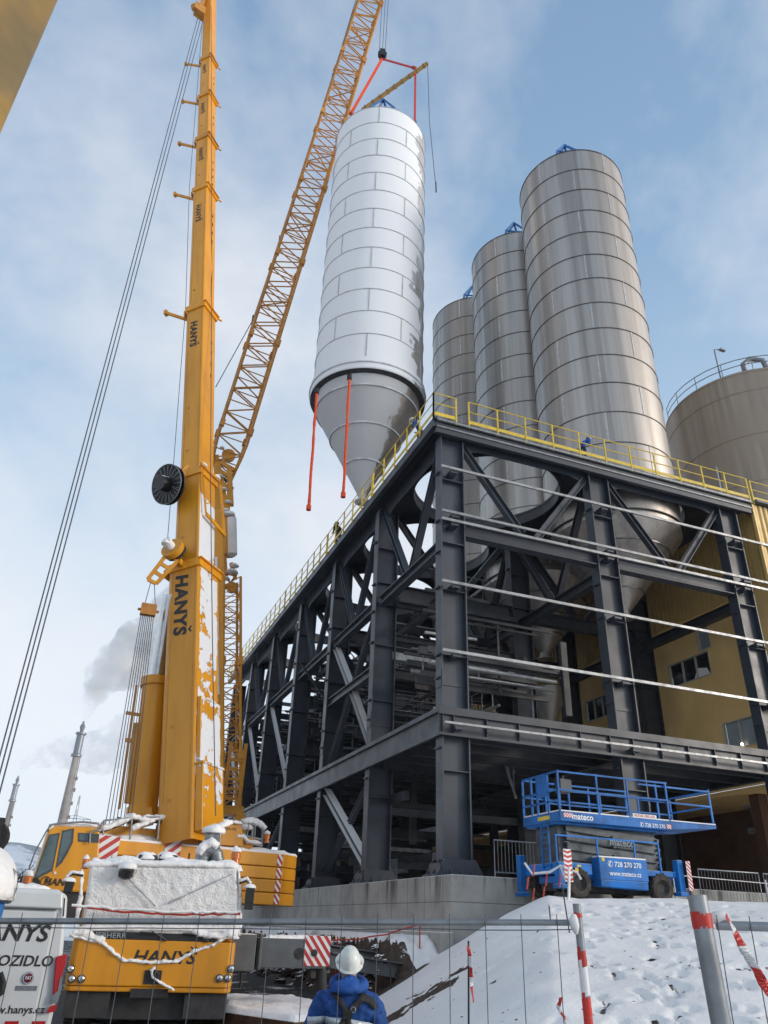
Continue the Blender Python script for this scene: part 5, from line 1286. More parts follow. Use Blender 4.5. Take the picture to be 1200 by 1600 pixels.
rails(X0,X1+.05,[X0+.03,X0+1.28,14.55,X1],Yf+.03,4.67,5.72,[5.69,5.22])
rails(X0,X1+.05,[X0+.03,X0+1.28,14.55,X1],Yk-.03,4.67,5.72,[5.69,5.22])
rails(X1-.9,X2,[X1-.3,X2-.03],Yf+.10,4.72,5.66,[5.60,5.18]); rails(13.0,X2,[13.0,13.8,14.9,X1+.4,X2-.03],Yk-.10,4.70,5.55,[5.52,5.12])
mb=MB()
for y in (Yf+.03,Yf+.55,Yf+1.1,Yk-.5,Yk-.03): mb.box(X0,X0+.05,y-.025,y+.025,4.67,5.72)
for z in (5.69,5.22,4.95): mb.box(X0,X0+.045,Yf+.05,Yk-.05,z-.022,z+.022)
mb.box(X0+.01,X0+.03,Yf+.55,Yf+1.1,5.1,5.7); mb.build('entry_gate','blue',SCL)
mb=MB()
for z in (5.60,5.18): mb.box(X2-.05,X2-.005,Yf+.12,Yk-.12,z-.02,z+.02)
mb.build('end_rail','blue',SCL)
mb=MB(); mb.box(X0+.25,X0+.62,Yf+.25,Yf+.55,5.2,5.55); mb.tube([(X0+.45,Yf+.4,5.55),(X0+.45,Yf+.4,5.66)],.03,8); mb.build('control_box','liftgrey',SCL,bevel=.03)
# scissor pack
for k in range(4):
    z0=3.42+k*.235; z1=z0+.21
    for y,s in ((Yf+.32,1),(Yk-.32,-1)):
        for q in(0,1):
            a=(X0+.35,z0 if q else z1-.02);b=(X1-.35,z1-.02 if q else z0)
            mb=MB(); yy=y+.09*q*s; mb.bar((a[0],yy,a[1]),(b[0],yy,b[1]),.07,.17); mb.build('scissor_arm','liftgrey',SCL)
for k in range(5):
    for x in (X0+.35,(X0+X1)/2,X1-.35): mb=MB(); mb.tube([(x,Yf+.22,3.44+k*.235),(x,Yk-.22,3.44+k*.235)],.045,8); mb.build('pivot_pin','liftgrey',SCL)
mb=MB(); mb.box(X0+.15,X0+.38,Yf+.4,Yk-.4,3.4,4.35); mb.build('end_cover','liftgrey',SCL)
text('mateco',.2,(14.35,Yf+.25,4.02),(1,0,-.02),(0,0,1),'winlight','scissor_lettering',SCL,bold=.02)
# chassis
mb=MB(); fb(mb,X0-.05,13.15,3.16,3.42,Yf+.05,Yk-.05); fb(mb,13.15,15.9,3.10,3.36,Yf+.3,Yk-.3); fb(mb,X0+.1,16.0,2.95,3.12,Yf+.5,Yk-.5); fb(mb,14.9,15.95,3.22,3.36,Yf+.02,Yk-.02); mb.build('chassis','blue',SCL,bevel=.015)
mb=MB(); fb(mb,12.35,15.8,2.78,2.95,Yf+.6,Yk-.6); mb.build('underbody','dark',SCL)
mb=MB(); fb(mb,13.32,14.86,3.06,3.60,Yf-.05,Yf+.45); mb.prism([(13.34,Yf-.02,2.90),(14.84,Yf-.02,2.86),(14.84,Yf-.04,3.057),(13.34,Yf-.04,3.057)],(0,.4,0)); mb.build('battery_box','blue',SCL,bevel=.02)
mb=MB(); fb(mb,13.34,14.84,3.602,3.63,Yf-.04,Yf+.44); mb.build('box_snow','snow',SCL)
text('✆ 728 270 270',.125,(14.12,Yf-.052,3.44),(1,0,0),(0,0,1),'whitetxt','phone_lettering',SCL,bold=.012)
text('www.mateco.cz',.12,(14.12,Yf-.052,3.22),(1,0,0),(0,0,1),'whitetxt','web_lettering',SCL,bold=.016,wscale=.95)
text('mateco',.165,(12.96,Yf-.002,4.555),(1,0,0),(0,0,1),'whitetxt','logo_lettering',SCL,bold=.02)
text('✆ 728 270 270',.10,(15.25,Yf-.002,4.50),(1,0,0),(0,0,1),'whitetxt','phone_lettering',SCL,bold=.012)
hazard('hazard_plate',SCL,(12.36,Yf-.001,4.52),(1,0,0),(0,0,1),.28,.11,1.6,th=.004,slant=.9); hazard('hazard_plate',SCL,(15.74,Yf-.001,4.46),(1,0,0),(0,0,1),.15,.11,1.6,th=.004,slant=-.9)
mb=MB(); mb.box(14.62,15.42,Yf-.008,Yf-.001,4.67,4.78); mb.build('notice_board','whitetxt',SCL)
text('NUTNÁ OBSLUHA',.07,(15.02,Yf-.01,4.725),(1,0,0),(0,0,1),'redtxt','notice_lettering',SCL,bold=.01,wscale=.9)
for (x,z,w_,h_) in ((13.40,3.50,.09,.09),(12.62,3.32,.12,.05),(12.55,3.2,.1,.1)):
    mb=MB(); mb.box(x,x+w_,Yf-.058,Yf-.052,z,z+h_); mb.build('warning_label','rail',SCL)
mb=MB(); mb.box(X0-.008,X0-.001,Yf+.5,Yf+1.1,4.5,4.6); mb.build('warning_label','rail',SCL)
for x in (12.70,15.34):
    for y,s in ((Yf+.12,-1),(Yk-.12,1)):
        wheel(SCL,(x,y,2.95),(0,s,0),.355,.26,lugs=22,rim='black')
mb=MB()
for y in (Yf+.12,Yk-.12): mb.tube([(12.7,Yf+.3,2.95),(12.7,Yk-.3,2.95)],.06,8); mb.tube([(15.34,Yf+.3,2.95),(15.34,Yk-.3,2.95)],.06,8)
mb.build('axle','dark',SCL)
mb=MB()
for y in (Yf+.5,Yf+.85): mb.box(X0-.1,X0-.06,y-.02,y+.02,3.3,4.4)
for k in range(8): mb.box(X0-.095,X0-.065,Yf+.5,Yf+.85,3.36+k*.135,3.385+k*.135)
mb.build('ladder','blue',SCL)
mb=MB(); mb.box(X0-.2,15.38,Yf+.0,Yf+.04,4.04,4.08); 
for x in (X0-.18,13.35,14.55,15.36): mb.box(x-.02,x+.02,Yf,Yf+.04,3.3,4.04)
mb.build('lower_guard','blue',SCL)
for (x,y,z0,z1) in ((X0-.12,Yk+.02,2.75,3.68),(15.95,Yf+.02,2.87,3.66),(X0-.1,Yf+.06,2.9,3.42)):
    mb=MB(); mb.box(x-.09,x+.09,y-.1,y+.12,z0,z1); mb.box(x-.14,x+.14,y-.14,y+.16,z0-.1,z0-.001); mb.build('stabiliser','blue',SCL,bevel=.015)
def chevron(name,parent,x,y,z0,z1,wd,n=6):
    mb=MB(); mb.box(x-wd/2,x+wd/2,y,y+.02,z0,z1); st=(z1-z0)/n
    for k in range(n):
        z=z0+st*k
        for s in(-1,1):
            P=[(x,y-.001,z+.0),(x+s*wd/2,y-.001,z+st*.35),(x+s*wd/2,y-.001,z+st*.85),(x,y-.001,z+st*.5)]
            mb.prism(P if s>0 else P[::-1],(0,-.003,0),1)
    return mb.build(name,['whitetxt','redtxt'],parent)
cp=thing('chevron_post','red and white chevron post standing before the left wheel of the blue lift','marker post',(12.05,17.9,2.5))
chevron('chevron_board',cp,12.05,17.9,2.93,3.68,.23,7); mb=MB(); mb.box(12.02,12.07,17.93,17.97,2.0,2.93); mb.build('pole','dark',cp)
cp=thing('chevron_post','red and white striped marker at the right end of the blue lift','marker post',(16.10,18.3,2.5))
hazard('stripe_board',cp,(16.05,18.22,2.9),(1,0,0),(0,0,1),.14,.74,7,th=.015,slant=-.9); mb=MB(); mb.box(16.1,16.14,18.24,18.28,2.45,3.6); mb.build('pole','dark',cp)
# ================================================================ crowd barriers
def barrier(label,a,b,z,h=1.05):
    a=Vector((a[0],a[1],z));b=Vector((b[0],b[1],z)); t=thing('crowd_barrier',label,'barrier',tuple(a),'crowd barriers round the works')
    mb=MB(); up=Vector((0,0,1)); mb.tube([a+up*.05,a+up*h,b+up*h,b+up*.05],.022,6); mb.tube([a+up*.18,b+up*.18],.018,6); mb.build('tube_frame','galv_clean',t)
    mb=MB(); n=int((b-a).length/.12)
    for k in range(1,n): q=a.lerp(b,k/n); mb.tube([q+up*.18,q+up*h],.009,4,caps=False)
    mb.build('bars','galv_clean',t)
barrier('grey crowd barrier on the concrete wall between the corner column and the blue lift',(12.0,21.6),(14.2,21.6),ZB)
barrier('grey crowd barrier on the wall just left of the corner column',(12.6,24.6),(12.6,27.2),ZB)
barrier('grey crowd barrier on the wall between the second and third columns',(12.6,30.6),(12.6,33.0),ZB)
barrier('grey crowd barrier lying back near the third column on the wall',(12.6,33.2),(12.6,35.6),ZB)
barrier('dark crowd barrier in the shadow right of the blue lift, first from the lift',(18.5,20.5),(20.9,20.5),2.62)
barrier('dark crowd barrier in the shadow at the right edge of the photo',(21.1,20.5),(23.5,20.5),2.62)
mb=MB(); mb.tube([(16.4,19.2,3.35),(24,19.6,3.25)],.012,5); 
for x in (16.4,20,24): mb.tube([(x,19.2+(x-16.4)*.05,2.5),(x,19.2+(x-16.4)*.05,3.4)],.02,5)
o=mb.build('warning_tape','tape'); tag(o,'thin white tape line strung right of the blue lift before the dark passage','tape')
# tapes by the lift
mb=MB(); P=[(11.2,18.6,3.35),(11.35,18.5,3.1),(11.75,18.3,3.15),(11.95,18.1,3.3),(12.0,18.0,3.0)]
mb.tube([Vector(p) for p in P],.035,6); mb.tube([(11.95,18.1,3.3),(12.3,17.9,3.15),(12.25,17.7,3.0)],.03,6); mb.tube([(12.0,17.8,3.25),(11.8,17.6,2.6),(11.6,17.4,2.35)],.035,6)
for k,(x,z) in enumerate(((11.25,3.3),(11.6,3.1),(11.5,2.8),(11.05,3.0),(12.0,3.1),(11.2,2.75))): mb.bar((x,18.2,z),(x-.06,18.2,z-.28),.05,.015,m=1)
o=mb.build('barrier_tape',['tape','red']); tag(o,'tangled red and white barrier tape tied between wall corner and chevron post','tape')
mb=MB(); random.seed(21)
for k in range(150):
    q=polar(random.uniform(24,46),random.uniform(7,20)); s=random.uniform(.008,.028); lump(mb,(q.x,q.y,hgt(q.x,q.y)-s*.3),s*1.3,s,s*.8,seed=k,n=6,k=2,amp=.7)
o=mb.build('grit','rust'); o['kind']='stuff'; tag(o,'small dark bits of grit scattered over the snow bank','grit')
def stake(label,x0,y0,x1,y1,D,r=.012):
    a=atD(x0,y0,D);b=atD(x1,y1,D); g_=Vector((b.x,b.y,hgt(b.x,b.y)-.1)); mb=MB(); mb.tube([a,b if b.z<hgt(b.x,b.y) else g_],r,6); o=mb.build('rebar_stake','dark'); tag(o,label,'stake')
stake('thin dark stake in the snow just left of the chevron post',858,1415,862,1460,17.,.012)
stake('thin dark rod leaning below the chevron board',878,1382,893,1478,16.5,.014)
# ================================================================ van
VN=thing('white_van','white panel van seen from behind with black lettering and red tail lamp','van',tuple(polar(-3,10.6,-.2)))
VP=Plane(polar(0.,10.6),-1.5); vh=lambda x,y,w=0:VP.hit(x,y,w)
ur=(vh(112,1440)-VP.at(0,0)).dot(VP.e1); 
ul=ur-2.0
mb=MB()
prof=[(ur,-.1),(ur+.0,1.2),(ur-.06,1.72),(ur-.10,2.0),(ur-.22,2.06),(ul+.22,2.06),(ul+.1,2.0),(ul+.06,1.72),(ul,1.2),(ul,-.1)]
mb.prism([VP.at(u,z,0) for u,z in prof][::-1],VP.e2*4.6); mb.build('body','white',VN,bevel=.04)
mb=MB(); c0=VP.at((ur+ul)/2-.0,2.02,.0)
P=[VP.at(ul+.25,2.03,-.03),VP.at(ur-.16,2.03,-.03),VP.at(ur-.13,1.86,-.05),VP.at(ul+.2,1.86,-.05)]
mb.prism([p for p in P][::-1],VP.e2*.06); mb.build('roof_spoiler','white',VN,bevel=.02)
um=ul+1.0
for a,b in ((um+.006,ur-.22),(ul+.22,um-.006)):
    mb=MB(); mb.prism([VP.at(a,.25,0),VP.at(b+.04 if b>um else b,.25,0),VP.at(b+.03 if b>um else b,1.83,0),VP.at(a,1.83,0)],-VP.e2*.025); d=mb.build('rear_door','white',VN,bevel=.01)
mb=MB(); 
for z in (1.845,1.70): mb.tube([VP.at(um,z,-.027),VP.at(ur-.2,z,-.027)],.005,5)
mb.tube([vh(101,1403,-.028),vh(99,1432,-.028)],.008,5); mb.build('door_gap','dark',VN)
mb=MB(); q=[(87,1495),(105,1490),(103,1505),(96,1527),(90,1552),(82,1555),(84,1530)]; mb.prism([vh(x,y,-.02) for x,y in q],-VP.e2*.03)
tl=mb.build('tail_lamp','lampred',VN,bevel=.01)
mb=MB(); q=[(82,1555),(79,1570),(90,1566),(96,1545),(98,1525),(94,1527),(90,1548)]; mb.prism([vh(x,y,-.03) for x,y in q],-VP.e2*.03); mb.build('clear_lens','galv_clean',tl)
mb=MB(); q=[(78,1572),(72,1583),(86,1580),(90,1568)]; mb.prism([vh(x,y,-.03) for x,y in q],-VP.e2*.03); mb.build('lower_lens','lampred',tl)
mb=MB(); VP.box(mb,ul+.02,ur-.02,-.10,.2,-.05,.38); mb.build('bumper','dark',VN,bevel=.03)
mb=MB(); 
for x in (18,60): p=vh(x,1599,-.12); mb.fbox(p,VP.e1*.07,VP.e2*.01,Vector((0,0,.02)))
mb.build('reflector','lampred',VN)
tz=vh(36,1458,-.027); 
text('HANYŠ',.165,vh(36,1459,-.026)-VP.e1*.16,VP.e1,(0,0,1),'blacktxt','door_lettering',VN,bold=.026,shear=.18,wscale=1.15)
text('VOZIDLO',.105,vh(36,1502,-.026)-VP.e1*.02,VP.e1,(0,0,1),'blacktxt','door_lettering',VN,bold=.02,shear=.12,wscale=1.05)
text('DOPROVODNÉ',.105,vh(36,1502,-.026)-VP.e1*.90,VP.e1,(0,0,1),'blacktxt','door_lettering',VN,bold=.02,shear=.12,wscale=1.05)
text('www.hanys.cz',.075,vh(30,1578,-.026)-VP.e1*.06,VP.e1,(0,0,1),'blacktxt','door_lettering',VN,bold=.016,wscale=1.1)
bp=vh(44,1528,-.03); mb=MB(); mb.lathe(bp,[(.01,.015),(.055,.015),(.062,.0)],24,axis=-VP.e2); bo=mb.build('badge','chrome',VN)
mb=MB(); mb.lathe(bp-VP.e2*.012,[(.01,.008),(.045,.006),(.046,.0)],20,axis=-VP.e2); mb.build('badge_shield',paint('dark_red_enamel',(.12,.01,.015),.25,0,.1,5),bo)
text('FIAT',.032,bp-VP.e2*.022,VP.e1,(0,0,1),'whitetxt','badge_lettering',bo,wscale=.7,bold=.01)
mb=MB(); mb.fbox(vh(41,1544,-.027),VP.e1*.11,VP.e2*.004,Vector((0,0,.022))); mb.build('model_plate','galv_clean',VN)
mb=MB(); P=[vh(-8,1530,-.05),vh(2,1522,-.06),vh(5,1535,-.06),vh(2,1552,-.05),vh(-6,1556,-.05)]; mb.tube(P,.03,8); mb.build('door_handle','black',VN)
for s,u in ((1,ur-.12),(-1,ul+.12)):
    for w_ in (.9,3.9): wheel(VN,VP.at(u,.12,w_),VP.e1*s,.34,.22,tread=False)
mb=MB(); snowtube(mb,[VP.at(ul+.3,2.06,.3),VP.at(ur-.3,2.06,.3)],.05,70,8,.3,steps=10); mb.build('roof_snow','snow',VN)
# snow capped blue cabin at the left edge
cb=polar(-4.9,8.6)
PT=thing('site_cabin','blue cabin with grey domed roof under thick snow at the left edge','cabin',(cb.x,cb.y,-.2))
KB=Plane(atD(9,1400,8.4),-2); 
urr=(KB.hit(4,1430)-KB.at(0,0)).dot(KB.e1); 
mb=MB(); KB.box(mb,urr-1.1,urr-.01,0,1.1,-.2,1.93); mb.build('cabin_wall','blue',PT,bevel=.03)
mb=MB(); zr=1.9
P=[(urr+.05,zr-.02),(urr+.07,zr+.10),(urr+.05,zr+.22),(urr-.08,zr+.32),(urr-.3,zr+.38),(urr-.8,zr+.38),(urr-1.05,zr+.3),(urr-1.15,zr-.02)]
mb.prism([KB.at(u,z,-.05) for u,z in P][::-1],KB.e2*1.2); mb.build('cabin_roof','galv_clean',PT,bevel=.03)
mb=MB(); lump(mb,KB.at(urr-.53,zr+.0,.25),.62,.80,.53,seed=3,n=28,k=14,amp=.12); mb.build('roof_snow','snow',PT)
# ================================================================ mats, beams and debris on the yard
def rmat(label,x,y,lx,ly,h,rot,hz=True):
    t=thing('steel_mat',label,'support mat',(x,y,0)); c,s=math.cos(rot),math.sin(rot); ex=Vector((c,s,0));ey=Vector((-s,c,0)); b=Vector((x,y,hgt(x,y)))
    mb=MB(); mb.fbox(b+Vector((0,0,h/2)),ex*lx/2,ey*ly/2,Vector((0,0,h/2))); mb.build('mat_body','rust',t,bevel=.015)
    mb=MB(); snowsheet(mb,b-ex*lx/2-ey*ly/2+Vector((0,0,h)),b+ex*lx/2-ey*ly/2+Vector((0,0,h)),b-ex*lx/2+ey*ly/2+Vector((0,0,h)),b+ex*lx/2+ey*ly/2+Vector((0,0,h)),.09,30,16,.04,3,seed=x); mb.build('mat_snow','snow',t)
    if hz:
        mb=MB()
        for k in range(3):
            u=lx/2-.15-k*.28; o=b-ey*(ly/2+.003)+ex*u; mb.prism([o+Vector((0,0,h*.1)),o+ex*.11+Vector((0,0,h*.1)),o+ex*.11-ex*-.14+Vector((0,0,h*.9)),o+ex*.14+Vector((0,0,h*.9))],-ey*.004)
        mb.build('hazard_stripes','stripe_y',t)
def gnd(x,y,z=0):
    d=ray(x,y); t=(z-1.8)/d.z; return EYE+d*t
q=atD(412,1530,18.6); rmat('rusty steel mat with snow on top lying just right of the crane front',q.x,q.y,1.9,1.4,.34,.1)
q=atD(470,1590,15.9); rmat('larger rusty steel mat with yellow stripes beside the worker in blue',q.x-.1,q.y,1.9,1.9,.42,.5)
def plank(label,a,b,h=.1,wd=.25,mat='plank'):
    a=Vector(a);b=Vector(b); mb=MB(); mb.bar(a,b,wd,h); 
    o=mb.build('timber_plank',mat); tag(o,label,'plank')
q=gnd(395,1588,.08); 
plank('short snowy timber offcut on the ground left of the big steel mat',(q.x-.5,q.y+.2,.08),(q.x+.45,q.y-.2,.10))
for i,(x,y,D,l) in enumerate(((590,1495,23.0,'upper of two grey steel beams lying in the cutting behind the white helmet'),(600,1508,22.0,'lower of two grey steel beams lying in the cutting behind the white helmet'))):
    q=atD(x,y,D); t=MB(); t.ibeam(q+Vector((-1.5,-.2,.1)),q+Vector((.9,.3,-.16)),.25,.34,t=.03); o=t.build('steel_beam','grey'); tag(o,l,'beam')
# earth clods and roots along the cutting, tape on its edge
mb=MB(); random.seed(5)
for k in range(170):
    y=random.uniform(20.5,40); x=8.15+random.gauss(0,.25); s=random.uniform(.05,.2); z=random.uniform(.05,1.35)
    lump(mb,(x-(1.4-z)*.15,y,z-s*.3),s*1.2,s*1.2,s,seed=k,n=7,k=3,amp=.8)
cl=mb.build('earth_clods',paint('dark_wet_earth',(.045,.028,.02),.95,0,.5,4,snow=.3)); cl['kind']='stuff'
tag(cl,'dark wet clods of earth along the cut bank below the concrete wall','earth')
mb=MB(); drape(mb,(3.6,22.5,1.35),(7.6,22.6,1.45),.12,.02,20,jit=.02); drape(mb,(7.6,22.6,1.45),(9.3,20.9,1.9),.1,.02,10,jit=.02)
for (x,y) in ((3.6,22.5),(7.6,22.6),(9.3,20.9)): mb.tube([(x,y,hgt(x,y)-.1),(x,y,hgt(x,y)+(1.5 if x<8 else .5))],.02,5)
o=mb.build('barrier_tape','red'); tag(o,'red and white tape strung on thin rods in front of the earth cutting','tape')
stake('thin rod standing in the cutting right of the white helmet',608,1460,612,1515,21,.018)
# ================================================================ mesh fence in front
def fence(label,A,Bp,z0,zt0,zt1,pitch,rt,posts,hz,cut=None):
    t=thing('mesh_fence',label,'fence',tuple(A),'temporary mesh fence panels')
    A=Vector(A);Bp=Vector(Bp); L=(Bp-A).length; d=(Bp-A)/L
    mb=MB(); mb.tube([Vector((A.x,A.y,zt0)),Vector((Bp.x,Bp.y,zt1))],rt,12); mb.build('top_rail','galv_clean',t)
    mb=MB(); mb.tube([Vector((A.x,A.y,z0+.12)),Vector((Bp.x,Bp.y,z0+.12))],rt,10); mb.build('bottom_rail','galv_clean',t)
    mb=MB(); n=int(L/pitch); fr=Vector((-d.y,d.x,0))*-(rt+.002)
    for k in range(n+1):
        q=A+d*(k*pitch); zt=zt0+(zt1-zt0)*(k*pitch/L); w1=.006*noise.noise(Vector((k*3.1,0,1))); 
        mb.tube([Vector((q.x,q.y,z0+.1))+fr,Vector((q.x+w1,q.y,(z0+zt)/2))+fr,Vector((q.x,q.y,zt+.022))+fr],.0013,5,caps=False)
    for z in hz:
        P=[Vector((A.x,A.y,0))+d*(L*k/24)+fr*1.1+Vector((0,0,z+(zt0-zt1)*(1-k/24)+.004*noise.noise(Vector((k*.6,z,0))))) for k in range(25)]
        mb.tube(P,.0015,5)
    mb.build('wire_mesh','rope',t)
    for i,(pt,pb,r,mat) in enumerate(posts):
        mb=MB(); mb.tube([pb,pt],r,16); mb.build('post',mat,t)
    return t
g1=atD(900,1441,2.62); pdir=Vector((math.cos(R(22)),-math.sin(R(22)),0))
# panel runs to the left from its right post
A=g1-pdir*3.45; A.z=0; Bq=Vector((g1.x,g1.y,0))
pt=atD(901,1412,2.60); pb0=atD(920,1600,2.60); dd=(pb0-pt).normalized(); pb=pt+dd*((pt.z+.1)/-dd.z)
zl=atD(60,1439,math.hypot(*(g1-pdir*(0.0)).xy)).z
def railz(x,y,P,dv):
    nrm=Vector((-dv.y,dv.x,0)); r_=ray(x,y); t=(P-EYE).dot(nrm)/r_.dot(nrm); return EYE+r_*t
zL=railz(60,1438.5,g1,pdir); zR=railz(880,1441,g1,pdir)
sl_=(zR.z-zL.z)/((zR-zL).xy.length)
zt1=zR.z; zt0=zt1-sl_*3.45
fe=fence('wide mesh fence panel across the left two thirds of the foreground',A,Bq,-.05,zt0,zt1,.106,.0085,[(pt,pb,.012,'galv_clean'),(Vector((A.x,A.y,zt0+.05)),Vector((A.x,A.y,-.1)),.0165,'galv_clean')],[zt1-.018,zt1-.275,zt1-.53,zt1-.9,zt1-1.3])
def wrap(p0,p1,r,y0,y1,turns,parent,label=None,w_=.035):
    """a band of tape wound on a post"""
    mb=MB(); n=40; d=(p1-p0); a_=d.normalized(); x=a_.orthogonal().normalized();y=a_.cross(x)
    vs=[];fs=[]
    for k in range(n+1):
        t=k/n; c=p0+d*(y0+(y1-y0)*t); an=2*math.pi*turns*t; q=(x*math.cos(an)+y*math.sin(an))*r*(1.06+.1*noise.noise(Vector((k*.5,y0,0))))
        vs+= [c+q-a_*w_/2,c+q+a_*w_/2]
    fs=[(2*k,2*k+1,2*k+3,2*k+2) for k in range(n)]
    mb.add(vs,fs,0,True)
    return mb
L_=(pb-pt).length
def frac(y): # image row to fraction on the left post
    return (atD(910,y,2.60)-pt).length/L_
for (ya,yb,mt) in ((1424,1432,'red'),(1484,1508,'red'),(1508,1552,'tape'),(1556,1586,'red'),(1588,1610,'red')):
    mb=wrap(pt,pb,.012,frac(ya),frac(yb),3.3,fe,w_=(frac(yb)-frac(ya))*L_*.42); mb.build('wound_tape',mt,fe)
mb=MB(); P=[pt+(pb-pt)*frac(y)+Vector((-.022,-.01,0))+Vector((.006*math.sin(y),0,0)) for y in (1427,1436,1448,1460)]; mb.tube(P,.012,6,radii=[.006,.014,.013,.004]); mb.build('tape_rag','tape',fe)
# right panel
g2=atD(1100,1448,2.25); pt2=atD(1089,1399,2.2); pb20=atD(1127,1600,2.2); dd=(pb20-pt2).normalized(); pb2=pt2+dd*((pt2.z+.1)/-dd.z)
pd2=Vector((math.cos(R(28)),-math.sin(R(28)),0)); Aq=Vector((g2.x,g2.y,0)); B2=Aq+pd2*1.9
za=railz(1120,1446,g2,pd2).z; zb=railz(1195,1448,g2,pd2); sl2=(zb.z-za)/((zb-g2).xy.length)
f2=fence('mesh fence panel with thick grey post at the right edge of the foreground',Aq+pd2*.03,B2,-.05,za,za+sl2*1.9,.076,.0105,[(pt2,pb2,.0225,'galv_clean')],[za-.30-.5,za-.9,za-1.3])
mb=wrap(pt2,pb2,.0225,.022,.032,4.3,f2,w_=.018); mb.build('wound_tape','red',f2)
mb=MB(); P=[railz(1103,1437,g2,pd2),railz(1118,1434,g2,pd2),railz(1130,1430,g2,pd2),railz(1136,1432,g2,pd2)]; 
mb.tube(P,.012,7,radii=[.008,.014,.012,.010]); mb.build('tape_knot','tape',f2)
def ribbon(px,D,wd,cols,label,seed=0):
    mb=MB(); n=len(px)-1; vs=[]; N_=28; off=Vector((0,0,0)); mats=[]
    pts=[]
    for k in range(N_+1):
        t=k/N_*n; i=min(int(t),n-1); f=t-i; pts.append(Vector((px[i][0]+(px[i+1][0]-px[i][0])*f,px[i][1]+(px[i+1][1]-px[i][1])*f)))
    for k,p in enumerate(pts):
        c=atD(p.x,p.y,D); tw=.9*math.sin(k*.23+seed)+.3; sx=rgt*math.cos(tw)+fwd*math.sin(tw); w_=wd*(.75+.35*noise.noise(Vector((k*.4,seed,0))))
        for q in range(4): vs.append(c+sx*w_*(q/3-.5)+fwd*.008*noise.noise(Vector((k*.5,q,seed))))
    for k in range(N_):
        m=cols[int(k/N_*len(cols))]
        mb.add([vs[4*k+j] for j in range(4)]+[vs[4*k+4+j] for j in range(4)],[(j,j+1,j+5,j+4) for j in range(3)],m,True)
    o=mb.build('tape_ribbon',['tape','red','black']); 
    md=o.modifiers.new('thick','SOLIDIFY'); md.thickness=.0012
    tag(o,label,'tape')
ribbon([(1134,1430),(1143,1447),(1160,1480),(1172,1500),(1185,1520),(1196,1545),(1203,1556)],2.1,.03,[1,0,1,0,0,0,1,1,1,1],'red and white tape ribbon hanging from the rail at the right edge',1)
ribbon([(730,1478),(734,1490),(736,1520),(737,1545),(740,1566)],8.0,.045,[1,1,0,1,0,1,1],'red and white tape strip on a rod in the snow right of the worker',2)
stake('thin rod carrying a tape strip in the snow right of the worker',732,1470,729,1600,8.05,.009)
ribbon([(877,1558),(872,1575),(882,1590),(886,1604)],2.7,.014,[1,0,1,0],'small scrap of tape caught in the mesh left of the thin post',3)
